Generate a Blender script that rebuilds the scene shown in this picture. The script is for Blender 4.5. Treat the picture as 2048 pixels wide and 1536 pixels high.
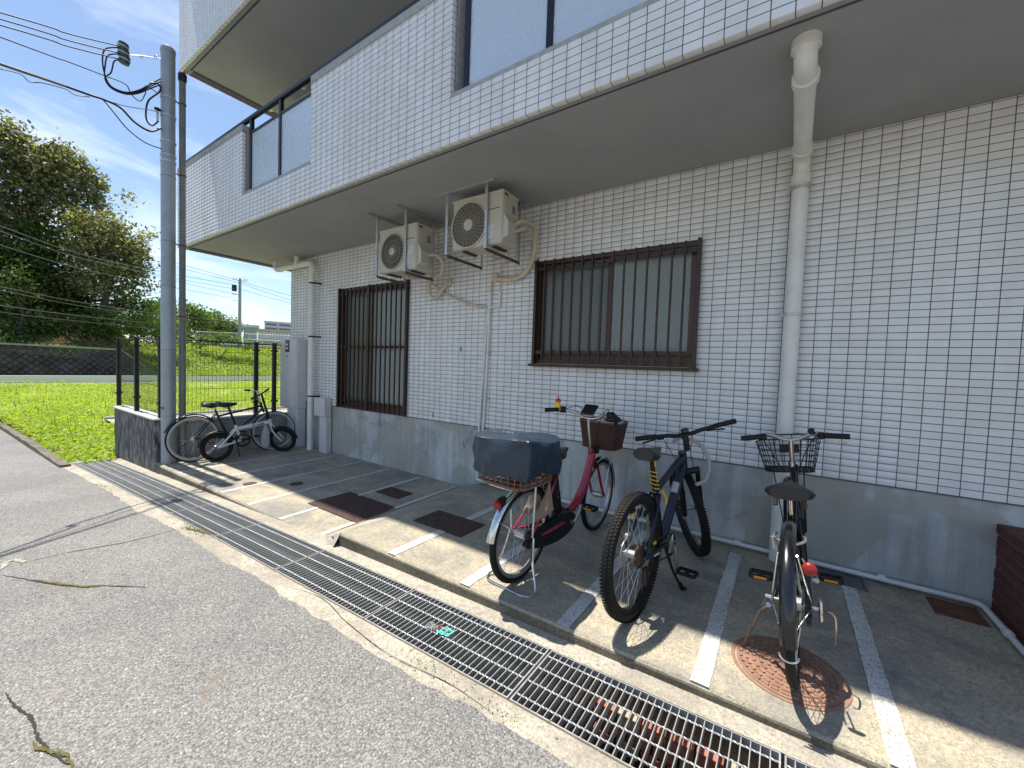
import bpy, math, random
import numpy as np
from mathutils import Vector, Matrix
random.seed(7); rng = np.random.default_rng(7)
PI = math.pi
scene = bpy.context.scene
for o in list(bpy.data.objects): bpy.data.objects.remove(o)
col = scene.collection

# ------------------------------------------------------------------ camera
F_PX = 802.3
CAMR = np.array([[0.82601087, 0.05315565, -0.56114216],
                 [0.56254979, -0.01545466, 0.82661895],
                 [0.03526721, -0.99846664, -0.04266842]])      # rows: world axes seen in camera axes
CAM = np.array([0, 0, 1.40])
cam_d = bpy.data.cameras.new('camera'); cam = bpy.data.objects.new('camera', cam_d); col.objects.link(cam)
r_, u_, b_ = CAMR[:, 0], -CAMR[:, 1], -CAMR[:, 2]
cam.matrix_world = Matrix(((r_[0], u_[0], b_[0], 0), (r_[1], u_[1], b_[1], 0), (r_[2], u_[2], b_[2], 1.40), (0, 0, 0, 1)))
cam_d.sensor_width = 36; cam_d.lens = 36 * F_PX / 2048; cam_d.clip_start = 0.02; cam_d.clip_end = 5000
scene.camera = cam
def ray(px, py):
    d = CAMR @ np.array([px - 1024, py - 768, F_PX]); return d
def at_dist(px, py, D):                    # point on the ray at horizontal distance D
    d = ray(px, py); return CAM + d * (D / math.hypot(d[0], d[1]))
def at_y(px, py, y): d = ray(px, py); return CAM + d * (y / d[1])
def at_x(px, py, x): d = ray(px, py); return CAM + d * (x / d[0])
def at_z(px, py, z): d = ray(px, py); return CAM + d * ((z - 1.4) / d[2])

# ------------------------------------------------------------------ world, sun, exposure
SUN_EL = math.radians(73.0); SUN_AZ = math.radians(182.2)    # direction to the sun, azimuth from +X counter-clockwise
world = bpy.data.worlds.new('World'); scene.world = world; world.use_nodes = True
wn, wl = world.node_tree.nodes, world.node_tree.links
wn.clear()
wo = wn.new('ShaderNodeOutputWorld'); bg = wn.new('ShaderNodeBackground'); sky = wn.new('ShaderNodeTexSky')
sky.sky_type = 'NISHITA'; sky.sun_disc = False; sky.sun_elevation = SUN_EL
sky.sun_rotation = math.radians(90) - SUN_AZ
sky.air_density = 1.0; sky.dust_density = 0.4; sky.ozone_density = 0.7
tc = wn.new('ShaderNodeTexCoord'); mp = wn.new('ShaderNodeMapping'); mp.inputs['Scale'].default_value = (2.2, 2.2, 8.0)
mp.inputs['Rotation'].default_value = (0.12, 0.2, 0.5)
nz = wn.new('ShaderNodeTexNoise'); nz.inputs['Scale'].default_value = 1.3; nz.inputs['Detail'].default_value = 9; nz.inputs['Roughness'].default_value = 0.62
nz.inputs['Distortion'].default_value = 0.5
rp = wn.new('ShaderNodeValToRGB'); rp.color_ramp.elements[0].position = 0.51; rp.color_ramp.elements[1].position = 0.80
sep = wn.new('ShaderNodeSeparateXYZ'); hz = wn.new('ShaderNodeMapRange')
hz.inputs['From Min'].default_value = 0.0; hz.inputs['From Max'].default_value = 0.75; hz.inputs['To Min'].default_value = 1.0; hz.inputs['To Max'].default_value = 0.25
mul = wn.new('ShaderNodeMath'); mul.operation = 'MULTIPLY'
mixc = wn.new('ShaderNodeMixRGB'); mixc.inputs['Color2'].default_value = (7.5, 7.9, 8.4, 1)
wl.new(tc.outputs['Generated'], mp.inputs['Vector']); wl.new(mp.outputs['Vector'], nz.inputs['Vector']); wl.new(nz.outputs['Fac'], rp.inputs['Fac'])
wl.new(tc.outputs['Generated'], sep.inputs[0]); wl.new(sep.outputs['Z'], hz.inputs['Value'])
wl.new(rp.outputs['Color'], mul.inputs[0]); wl.new(hz.outputs['Result'], mul.inputs[1])
wl.new(mul.outputs[0], mixc.inputs['Fac']); wl.new(sky.outputs['Color'], mixc.inputs['Color1'])
wl.new(mixc.outputs['Color'], bg.inputs['Color']); bg.inputs['Strength'].default_value = 0.115
wl.new(bg.outputs[0], wo.inputs['Surface'])
sd = bpy.data.lights.new('sun', 'SUN'); sd.energy = 5.0; sd.angle = math.radians(0.53); sd.color = (1.0, 0.94, 0.83)
sun = bpy.data.objects.new('sun', sd); col.objects.link(sun)
sv = Vector((math.cos(SUN_EL) * math.cos(SUN_AZ), math.cos(SUN_EL) * math.sin(SUN_AZ), math.sin(SUN_EL)))
sun.rotation_euler = sv.to_track_quat('Z', 'Y').to_euler()
vs = scene.view_settings; vs.view_transform = 'Standard'; vs.look = 'None'; vs.exposure = 0.68; vs.gamma = 1; vs.use_curve_mapping = False
scene.render.engine = 'CYCLES'; scene.cycles.max_bounces = 10; scene.cycles.diffuse_bounces = 5; scene.cycles.transparent_max_bounces = 16

# ------------------------------------------------------------------ materials
M = {}
def nodes(name):
    m = bpy.data.materials.new(name); m.use_nodes = True; M[name] = m
    nt = m.node_tree; return m, nt.nodes, nt.links, nt.nodes['Principled BSDF']
def plain(name, c, rough=0.5, metal=0.0, var=0.0, vscale=8.0, bump=0.0, bscale=60.0, spec=0.5, coat=0.0, alpha=1.0):
    m, n, l, p = nodes(name)
    p.inputs['Base Color'].default_value = (*c, 1); p.inputs['Roughness'].default_value = rough; p.inputs['Metallic'].default_value = metal
    p.inputs['Specular IOR Level'].default_value = spec; p.inputs['Coat Weight'].default_value = coat; p.inputs['Alpha'].default_value = alpha
    if var or bump:
        t = n.new('ShaderNodeTexCoord')
    if var:
        z = n.new('ShaderNodeTexNoise'); z.inputs['Scale'].default_value = vscale; z.inputs['Detail'].default_value = 6; z.inputs['Roughness'].default_value = 0.65
        r = n.new('ShaderNodeValToRGB'); a, b = r.color_ramp.elements
        a.position = 0.3; b.position = 0.7; a.color = (*[max(0, x * (1 - var)) for x in c], 1); b.color = (*[min(1, x * (1 + var)) for x in c], 1)
        l.new(t.outputs['Object'], z.inputs['Vector']); l.new(z.outputs['Fac'], r.inputs['Fac']); l.new(r.outputs['Color'], p.inputs['Base Color'])
    if bump:
        z2 = n.new('ShaderNodeTexNoise'); z2.inputs['Scale'].default_value = bscale; z2.inputs['Detail'].default_value = 4
        bp = n.new('ShaderNodeBump'); bp.inputs['Strength'].default_value = bump; bp.inputs['Distance'].default_value = 0.01
        l.new(t.outputs['Object'], z2.inputs['Vector']); l.new(z2.outputs['Fac'], bp.inputs['Height']); l.new(bp.outputs['Normal'], p.inputs['Normal'])
    return m
def ramp(n, stops):
    r = n.new('ShaderNodeValToRGB'); cr = r.color_ramp
    while len(cr.elements) < len(stops): cr.elements.new(0.5)
    for e, (p, c) in zip(cr.elements, stops): e.position = p; e.color = (*c, 1) if len(c) == 3 else c
    return r
def mixn(n, l, a, b, fac, mode='MIX'):
    x = n.new('ShaderNodeMixRGB'); x.blend_type = mode
    for s, v in (('Color1', a), ('Color2', b), ('Fac', fac)):
        if hasattr(v, 'default_value') or hasattr(v, 'links'): l.new(v, x.inputs[s])
        elif isinstance(v, tuple): x.inputs[s].default_value = (*v, 1)
        else: x.inputs[s].default_value = v
    return x.outputs['Color']
def noise(n, l, vec, scale, detail=6, rough=0.6, dist=0.0):
    z = n.new('ShaderNodeTexNoise'); z.inputs['Scale'].default_value = scale; z.inputs['Detail'].default_value = detail
    z.inputs['Roughness'].default_value = rough; z.inputs['Distortion'].default_value = dist; l.new(vec, z.inputs['Vector']); return z.outputs['Fac']
def voro(n, l, vec, scale, feature='F1', out='Distance'):
    z = n.new('ShaderNodeTexVoronoi'); z.inputs['Scale'].default_value = scale; z.feature = feature; l.new(vec, z.inputs['Vector']); return z.outputs[out]
def bumpn(n, l, p, h, s, d=0.005):
    b = n.new('ShaderNodeBump'); b.inputs['Strength'].default_value = s; b.inputs['Distance'].default_value = d
    l.new(h, b.inputs['Height']); l.new(b.outputs['Normal'], p.inputs['Normal'])
def objco(n): return n.new('ShaderNodeTexCoord').outputs['Object']
def stretch(n, l, vec, s):
    mp = n.new('ShaderNodeMapping'); mp.inputs['Scale'].default_value = s; l.new(vec, mp.inputs['Vector']); return mp.outputs['Vector']

def mat_asphalt():
    m, n, l, p = nodes('asphalt'); v = objco(n)
    agg = ramp(n, [(0.0, (.155, .155, .155)), (0.35, (.235, .233, .23)), (0.62, (.275, .272, .268)), (0.88, (.38, .375, .36)), (1.0, (.56, .55, .53))])
    l.new(voro(n, l, v, 125, 'F1', 'Color'), agg.inputs['Fac'])
    edge = ramp(n, [(0.0, (1, 1, 1)), (0.42, (.93, .93, .93)), (0.75, (.42, .42, .42))]); l.new(voro(n, l, v, 125), edge.inputs['Fac'])
    c = mixn(n, l, agg.outputs['Color'], edge.outputs['Color'], 0.85, 'MULTIPLY')
    big = ramp(n, [(0.3, (.78, .78, .8)), (0.7, (1.12, 1.1, 1.06))]); l.new(noise(n, l, v, 0.9, 8, 0.7), big.inputs['Fac'])
    c = mixn(n, l, c, big.outputs['Color'], 1.0, 'MULTIPLY')
    st = ramp(n, [(0.62, (0, 0, 0)), (0.75, (.5, .5, .5))]); l.new(noise(n, l, v, 2.3, 5, 0.6, 1.0), st.inputs['Fac'])
    c = mixn(n, l, c, (.2, .165, .13), st.outputs['Color'])
    pb = ramp(n, [(0.93, (0, 0, 0)), (0.95, (1, 1, 1))]); l.new(voro(n, l, v, 48, 'F1', 'Color'), pb.inputs['Fac'])
    pd = ramp(n, [(0.28, (1, 1, 1)), (0.40, (0, 0, 0))]); l.new(voro(n, l, v, 48), pd.inputs['Fac'])
    c = mixn(n, l, c, (.46, .43, .37), mixn(n, l, pb.outputs['Color'], pd.outputs['Color'], 1.0, 'MULTIPLY'))
    l.new(c, p.inputs['Base Color']); p.inputs['Roughness'].default_value = 0.85; p.inputs['Specular IOR Level'].default_value = 0.35
    inv = n.new('ShaderNodeMath'); inv.operation = 'MULTIPLY'; inv.inputs[1].default_value = -1; l.new(voro(n, l, v, 125), inv.inputs[0])
    bumpn(n, l, p, inv.outputs[0], 0.7, 0.006)
mat_asphalt()
def mat_pad(name, base, dark, scale=150):
    m, n, l, p = nodes(name); v = objco(n)
    sp = ramp(n, [(0.0, tuple(x * .55 for x in base)), (0.4, base), (0.8, tuple(x * 1.2 for x in base)), (1.0, tuple(min(.75, x * 1.6) for x in base))])
    l.new(voro(n, l, v, scale, 'F1', 'Color'), sp.inputs['Fac'])
    stn = ramp(n, [(0.40, (0, 0, 0)), (0.66, (.8, .8, .8))]); l.new(noise(n, l, stretch(n, l, v, (1.0, 1.4, 1)), 1.6, 9, 0.68, 0.7), stn.inputs['Fac'])
    c = mixn(n, l, sp.outputs['Color'], dark, stn.outputs['Color'])
    fine = ramp(n, [(0.35, (.75, .75, .75)), (0.65, (1.1, 1.1, 1.1))]); l.new(noise(n, l, v, 28, 5, 0.7), fine.inputs['Fac'])
    c = mixn(n, l, c, fine.outputs['Color'], 0.7, 'MULTIPLY')
    rust = ramp(n, [(0.68, (0, 0, 0)), (0.8, (.55, .55, .55))]); l.new(noise(n, l, stretch(n, l, v, (2.2, .8, 1)), 1.9, 6, 0.7, 2.0), rust.inputs['Fac'])
    c = mixn(n, l, c, (.42, .24, .1), rust.outputs['Color'])
    l.new(c, p.inputs['Base Color']); p.inputs['Roughness'].default_value = 0.9
    bumpn(n, l, p, voro(n, l, v, scale), 0.5, 0.003)
mat_pad('pad_concrete', (.415, .36, .262), (.155, .163, .168))
mat_pad('strip_concrete', (.40, .365, .30), (.23, .205, .17), 120)
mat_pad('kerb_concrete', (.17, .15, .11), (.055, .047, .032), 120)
def mat_base():
    m, n, l, p = nodes('base_concrete'); v = objco(n)
    a = ramp(n, [(0.3, (.32, .345, .355)), (0.5, (.47, .49, .495)), (0.7, (.60, .61, .61))]); l.new(noise(n, l, v, 2.2, 8, 0.65, .5), a.inputs['Fac'])
    drip = ramp(n, [(0.42, (1, 1, 1)), (0.72, (.52, .51, .47))]); l.new(noise(n, l, stretch(n, l, v, (9, 1, .7)), 1.0, 6, 0.6), drip.inputs['Fac'])
    c = mixn(n, l, a.outputs['Color'], drip.outputs['Color'], 0.8, 'MULTIPLY')
    patch = ramp(n, [(0.53, (0, 0, 0)), (0.56, (.75, .75, .75))]); l.new(noise(n, l, v, 1.1, 4, 0.55, .8), patch.inputs['Fac'])
    c = mixn(n, l, c, (.35, .335, .29), patch.outputs['Color'])
    vc = n.new('ShaderNodeVectorMath'); vc.operation = 'ADD'
    zn = n.new('ShaderNodeTexNoise'); zn.inputs['Scale'].default_value = 5; zn.inputs['Detail'].default_value = 5; l.new(v, zn.inputs['Vector'])
    sc = n.new('ShaderNodeVectorMath'); sc.operation = 'SCALE'; sc.inputs['Scale'].default_value = .28; l.new(zn.outputs['Color'], sc.inputs[0])
    l.new(v, vc.inputs[0]); l.new(sc.outputs[0], vc.inputs[1])
    cr = ramp(n, [(0.0, (.2, .2, .2)), (0.014, (1, 1, 1))]); l.new(voro(n, l, vc.outputs[0], 2.3, 'DISTANCE_TO_EDGE'), cr.inputs['Fac'])
    msk = ramp(n, [(0.5, (0, 0, 0)), (0.62, (.75, .75, .75))]); l.new(noise(n, l, v, .8, 3), msk.inputs['Fac'])
    c = mixn(n, l, c, mixn(n, l, c, cr.outputs['Color'], 1.0, 'MULTIPLY'), msk.outputs['Color'])
    pit = ramp(n, [(0.0, (.25, .25, .25)), (0.05, (1, 1, 1))]); l.new(voro(n, l, vc.outputs[0], 17), pit.inputs['Fac'])
    c = mixn(n, l, c, pit.outputs['Color'], msk.outputs['Color'], 'MULTIPLY')
    l.new(c, p.inputs['Base Color']); p.inputs['Roughness'].default_value = 0.85
    bumpn(n, l, p, noise(n, l, v, 25, 6), 0.25, 0.004)
mat_base()
def mat_tile():
    m, n, l, p = nodes('tile_glaze'); v = objco(n)
    g = n.new('ShaderNodeNewGeometry'); oi = n.new('ShaderNodeObjectInfo')
    add = n.new('ShaderNodeMath'); add.operation = 'ADD'; l.new(g.outputs['Random Per Island'], add.inputs[0]); l.new(oi.outputs['Random'], add.inputs[1])
    fr = n.new('ShaderNodeMath'); fr.operation = 'FRACT'; l.new(add.outputs[0], fr.inputs[0])
    r = ramp(n, [(0.0, (.735, .735, .74)), (0.5, (.775, .775, .78)), (1.0, (.81, .81, .812))]); l.new(fr.outputs[0], r.inputs['Fac'])
    gr = ramp(n, [(0.35, (.86, .85, .82)), (0.62, (1, 1, 1))]); l.new(noise(n, l, stretch(n, l, g.outputs['Position'], (2.2, 2.2, .5)), 1.5, 7, .65), gr.inputs['Fac'])
    l.new(mixn(n, l, r.outputs['Color'], gr.outputs['Color'], .8, 'MULTIPLY'), p.inputs['Base Color']); p.inputs['Roughness'].default_value = 0.22; p.inputs['Specular IOR Level'].default_value = 0.5
    bumpn(n, l, p, noise(n, l, v, 30, 2), 0.08, 0.004)
mat_tile()
plain('grout', (.125, .108, .118), .95, var=.25, vscale=30)
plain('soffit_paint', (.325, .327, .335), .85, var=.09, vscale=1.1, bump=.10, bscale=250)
plain('groove_dark', (.07, .07, .07), .9)
plain('wall_paint', (.58, .56, .53), .8, var=.05, vscale=2)
plain('coping', (.36, .36, .35), .85, var=.2, vscale=20)
plain('alu_dark', (.022, .024, .03), .35, metal=.6)
plain('alu_brown', (.046, .027, .020), .38, metal=.35, var=.12, vscale=12)
plain('alu_brown_sash', (.085, .048, .034), .4, metal=.3)
plain('pvc', (.73, .72, .69), .4, var=.10, vscale=6)
plain('pvc_white', (.70, .70, .68), .4, var=.08, vscale=6)
plain('cabinet_paint', (.60, .59, .60), .45, var=.04, vscale=4)
plain('ac_body', (.50, .47, .395), .45, var=.06, vscale=5)
plain('ac_dark', (.05, .045, .04), .6)
plain('ac_grille', (.42, .37, .29), .5)
plain('galv', (.50, .51, .52), .42, metal=.55, var=.15, vscale=14)
plain('galv_rust', (.13, .09, .068), .7, metal=.2, var=.4, vscale=20)
plain('grate_steel', (.40, .41, .41), .5, metal=.5, var=.3, vscale=12)
plain('hose', (.58, .50, .38), .7, var=.12, vscale=20)
plain('fence_black', (.018, .016, .016), .45, metal=.2)
plain('pole_steel', (.33, .37, .40), .5, metal=.35, var=.12, vscale=5)
plain('pole_dark', (.23, .23, .22), .55, metal=.3, var=.15, vscale=8)
plain('cable', (.022, .016, .018), .6)
plain('cable_grey', (.16, .15, .14), .6)
plain('insulator', (.035, .075, .06), .25)
plain('porcelain', (.55, .56, .55), .3)
def mat_oldwall():
    m, n, l, p = nodes('weathered_wall'); v = objco(n)
    a = ramp(n, [(0.40, (.045, .042, .04)), (0.52, (.15, .145, .14)), (0.66, (.34, .33, .32))]); l.new(noise(n, l, stretch(n, l, v, (6, 6, 2.2)), 2.3, 9, 0.72, .4), a.inputs['Fac'])
    l.new(a.outputs['Color'], p.inputs['Base Color']); p.inputs['Roughness'].default_value = .9
    bumpn(n, l, p, noise(n, l, v, 30, 5), .4, .006)
mat_oldwall()
plain('low_wall', (.30, .295, .28), .9, var=.25, vscale=4)
def mat_plate(name, a_, b_):
    m, n, l, p = nodes(name); v = objco(n)
    c = ramp(n, [(0.35, a_), (0.7, b_)]); l.new(noise(n, l, v, 14, 6, .7), c.inputs['Fac'])
    l.new(c.outputs['Color'], p.inputs['Base Color']); p.inputs['Roughness'].default_value = .75; p.inputs['Metallic'].default_value = .15
    bumpn(n, l, p, noise(n, l, v, 90, 4), .3, .003)
mat_plate('plate_rust', (.055, .032, .028), (.11, .065, .052))
mat_plate('manhole_rust', (.235, .125, .085), (.36, .22, .155))
mat_plate('cover_grey', (.11, .115, .12), (.17, .175, .18))
mat_plate('rust_orange', (.10, .045, .022), (.24, .10, .045))
def mat_line():
    m, n, l, p = nodes('line_paint'); v = objco(n)
    w = ramp(n, [(0.40, (.27, .25, .21)), (0.50, (.68, .68, .66))]); l.new(noise(n, l, v, 95, 4, .8), w.inputs['Fac'])
    d = ramp(n, [(0.3, (.72, .72, .70)), (0.6, (1, 1, 1))]); l.new(noise(n, l, v, 3, 5), d.inputs['Fac'])
    l.new(mixn(n, l, w.outputs['Color'], d.outputs['Color'], 1.0, 'MULTIPLY'), p.inputs['Base Color']); p.inputs['Roughness'].default_value = .7
mat_line()
def mat_glass(name, tint, fac_diff, rough, bscale, bstr, transp=(1, 1, 1), gloss=0.0):
    m, n, l, p = nodes(name); v = objco(n); out = n['Material Output']; n.remove(p)
    tr = n.new('ShaderNodeBsdfTransparent'); tr.inputs[0].default_value = (*transp, 1)
    df = n.new('ShaderNodeBsdfDiffuse'); df.inputs[0].default_value = (*tint, 1)
    gl = n.new('ShaderNodeBsdfGlossy'); gl.inputs['Roughness'].default_value = rough
    m1 = n.new('ShaderNodeMixShader'); m1.inputs[0].default_value = fac_diff; l.new(tr.outputs[0], m1.inputs[1]); l.new(df.outputs[0], m1.inputs[2])
    fz = n.new('ShaderNodeFresnel'); fz.inputs['IOR'].default_value = 1.6
    fa = n.new('ShaderNodeMath'); fa.operation = 'ADD'; fa.inputs[1].default_value = gloss; l.new(fz.outputs[0], fa.inputs[0])
    m2 = n.new('ShaderNodeMixShader'); l.new(fa.outputs[0], m2.inputs[0]); l.new(m1.outputs[0], m2.inputs[1]); l.new(gl.outputs[0], m2.inputs[2])
    b = n.new('ShaderNodeBump'); b.inputs['Strength'].default_value = bstr; b.inputs['Distance'].default_value = .006
    vo = n.new('ShaderNodeTexVoronoi'); vo.feature = 'SMOOTH_F1'; vo.inputs['Scale'].default_value = bscale; l.new(v, vo.inputs['Vector'])
    l.new(vo.outputs['Distance'], b.inputs['Height'])
    for s in (gl, df, fz): l.new(b.outputs['Normal'], s.inputs['Normal'])
    l.new(m2.outputs[0], out.inputs['Surface'])
mat_glass('glass_balcony', (.60, .68, .74), .85, .08, 42, 1.0, gloss=.22)
mat_glass('glass_milky', (.36, .39, .38), .88, .25, 150, .1)
mat_glass('glass_frost', (.15, .155, .14), .80, .2, 150, .1)
mat_glass('glass_pattern', (.44, .48, .455), .55, .1, 110, .8)
plain('curtain', (.80, .84, .82), .9)
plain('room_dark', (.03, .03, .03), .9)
plain('blind_band', (.16, .14, .09), .8)
def mat_leaf(name, c0, c1, trans=.45):
    m, n, l, p = nodes(name); out = n['Material Output']
    g = n.new('ShaderNodeNewGeometry'); r = ramp(n, [(0.0, c0), (1.0, c1)]); l.new(g.outputs['Random Per Island'], r.inputs['Fac'])
    l.new(r.outputs['Color'], p.inputs['Base Color']); p.inputs['Roughness'].default_value = .5; p.inputs['Specular IOR Level'].default_value = .35
    t = n.new('ShaderNodeBsdfTranslucent'); l.new(mixn(n, l, r.outputs['Color'], (1.3, 1.35, .45), 1.0, 'MULTIPLY'), t.inputs[0])
    mx = n.new('ShaderNodeMixShader'); mx.inputs[0].default_value = trans; l.new(p.outputs[0], mx.inputs[1]); l.new(t.outputs[0], mx.inputs[2]); l.new(mx.outputs[0], out.inputs['Surface'])
mat_leaf('leaf_dark', (.08, .09, .045), (.36, .35, .19), .4)
mat_leaf('leaf_mid', (.05, .085, .022), (.12, .17, .045), .3)
mat_leaf('leaf_light', (.09, .15, .03), (.18, .26, .06), .35)
mat_leaf('grass_blade', (.19, .28, .025), (.40, .49, .06), .5)
mat_leaf('weed_dry', (.16, .12, .06), (.30, .22, .12), .3)
plain('bark', (.05, .04, .032), .9, var=.3, vscale=6)
def mat_ground(name, stops, sc):
    m, n, l, p = nodes(name); v = objco(n)
    c = ramp(n, stops); l.new(noise(n, l, v, sc, 9, .7, .5), c.inputs['Fac']); l.new(c.outputs['Color'], p.inputs['Base Color']); p.inputs['Roughness'].default_value = .95
    bumpn(n, l, p, noise(n, l, v, sc * 30, 6), .6, .03)
mat_ground('meadow', [(0.3, (.15, .19, .03)), (0.52, (.24, .31, .04)), (0.75, (.33, .35, .08))], .8)
mat_ground('bank_soil', [(0.35, (.08, .11, .03)), (0.55, (.17, .22, .05)), (0.75, (.26, .24, .12))], .35)
mat_ground('soil', [(0.3, (.045, .032, .02)), (0.7, (.11, .08, .05))], 3)
mat_ground('earth', [(0.3, (.10, .10, .07)), (0.7, (.18, .17, .12))], .05)
plain('wall_block', (.062, .058, .056), .9, var=.5, vscale=1.2, bump=.5, bscale=8)
plain('wall_joint', (.03, .028, .027), .95)
plain('rail_white', (.66, .68, .70), .5)
plain('brick_red', (.115, .032, .026), .75, var=.45, vscale=6, bump=.3, bscale=40)
plain('brick_pale', (.42, .36, .27), .8, var=.3, vscale=12)
plain('brick_drain', (.40, .15, .10), .8, var=.3, vscale=9)
plain('mortar', (.14, .125, .12), .95)
plain('teal_mark', (.10, .26, .26), .7)
plain('far_white', (.62, .63, .66), .7)
plain('far_shade', (.20, .22, .26), .7)
plain('far_tan', (.52, .44, .40), .8)
plain('far_grey', (.42, .44, .46), .7)
# bicycle materials
plain('rubber', (.010, .0095, .009), .75, bump=.15, bscale=300, spec=.3)
plain('rubber_white', (.52, .51, .48), .75)
plain('chrome', (.62, .62, .62), .22, metal=1.0, var=.15, vscale=20)
plain('steel_spoke', (.55, .55, .55), .3, metal=.9)
plain('alloy', (.48, .48, .47), .35, metal=.85)
plain('black_plastic', (.009, .009, .010), .5, spec=.35)
plain('black_paint', (.006, .006, .008), .22, coat=.4)
plain('navy_paint', (.006, .011, .026), .34, coat=.2)
plain('red_paint', (.33, .010, .035), .25, coat=.6)
plain('white_paint', (.72, .73, .72), .3, coat=.4)
plain('saddle_vinyl', (.022, .022, .023), .42)
plain('wicker', (.075, .032, .025), .6)
plain('wicker_light', (.20, .10, .07), .6)
plain('cover_navy', (.020, .036, .060), .34, bump=.9, bscale=17)
plain('reflector_red', (.30, .018, .014), .25)
plain('reflector_amber', (.75, .28, .02), .3)
plain('chain_rust', (.05, .035, .026), .5, metal=.6)
plain('toy_yellow', (.85, .62, .02), .35); plain('toy_red', (.62, .02, .02), .35)
plain('lock_yellow', (.75, .48, .02), .5); plain('lock_brown', (.30, .21, .15), .6)
plain('cloth_white', (.55, .55, .55), .9, var=.2, vscale=30)
plain('sleeve_grey', (.38, .37, .36), .8, var=.35, vscale=60)
plain('teal_sticker', (.02, .30, .24), .4)
plain('bag_plastic', (.6, .62, .63), .35, alpha=.45)
plain('wrap_teal', (.10, .48, .40), .4); plain('wrap_clear', (.55, .55, .54), .25, alpha=.6); plain('wrap_red', (.6, .05, .05), .4)
plain('screen_black', (.01, .01, .012), .25)
plain('moss', (.11, .095, .025), .95, var=.4, vscale=30)
plain('crack_dark', (.035, .03, .025), .95)
plain('water_dark', (.02, .02, .018), .15)

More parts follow.
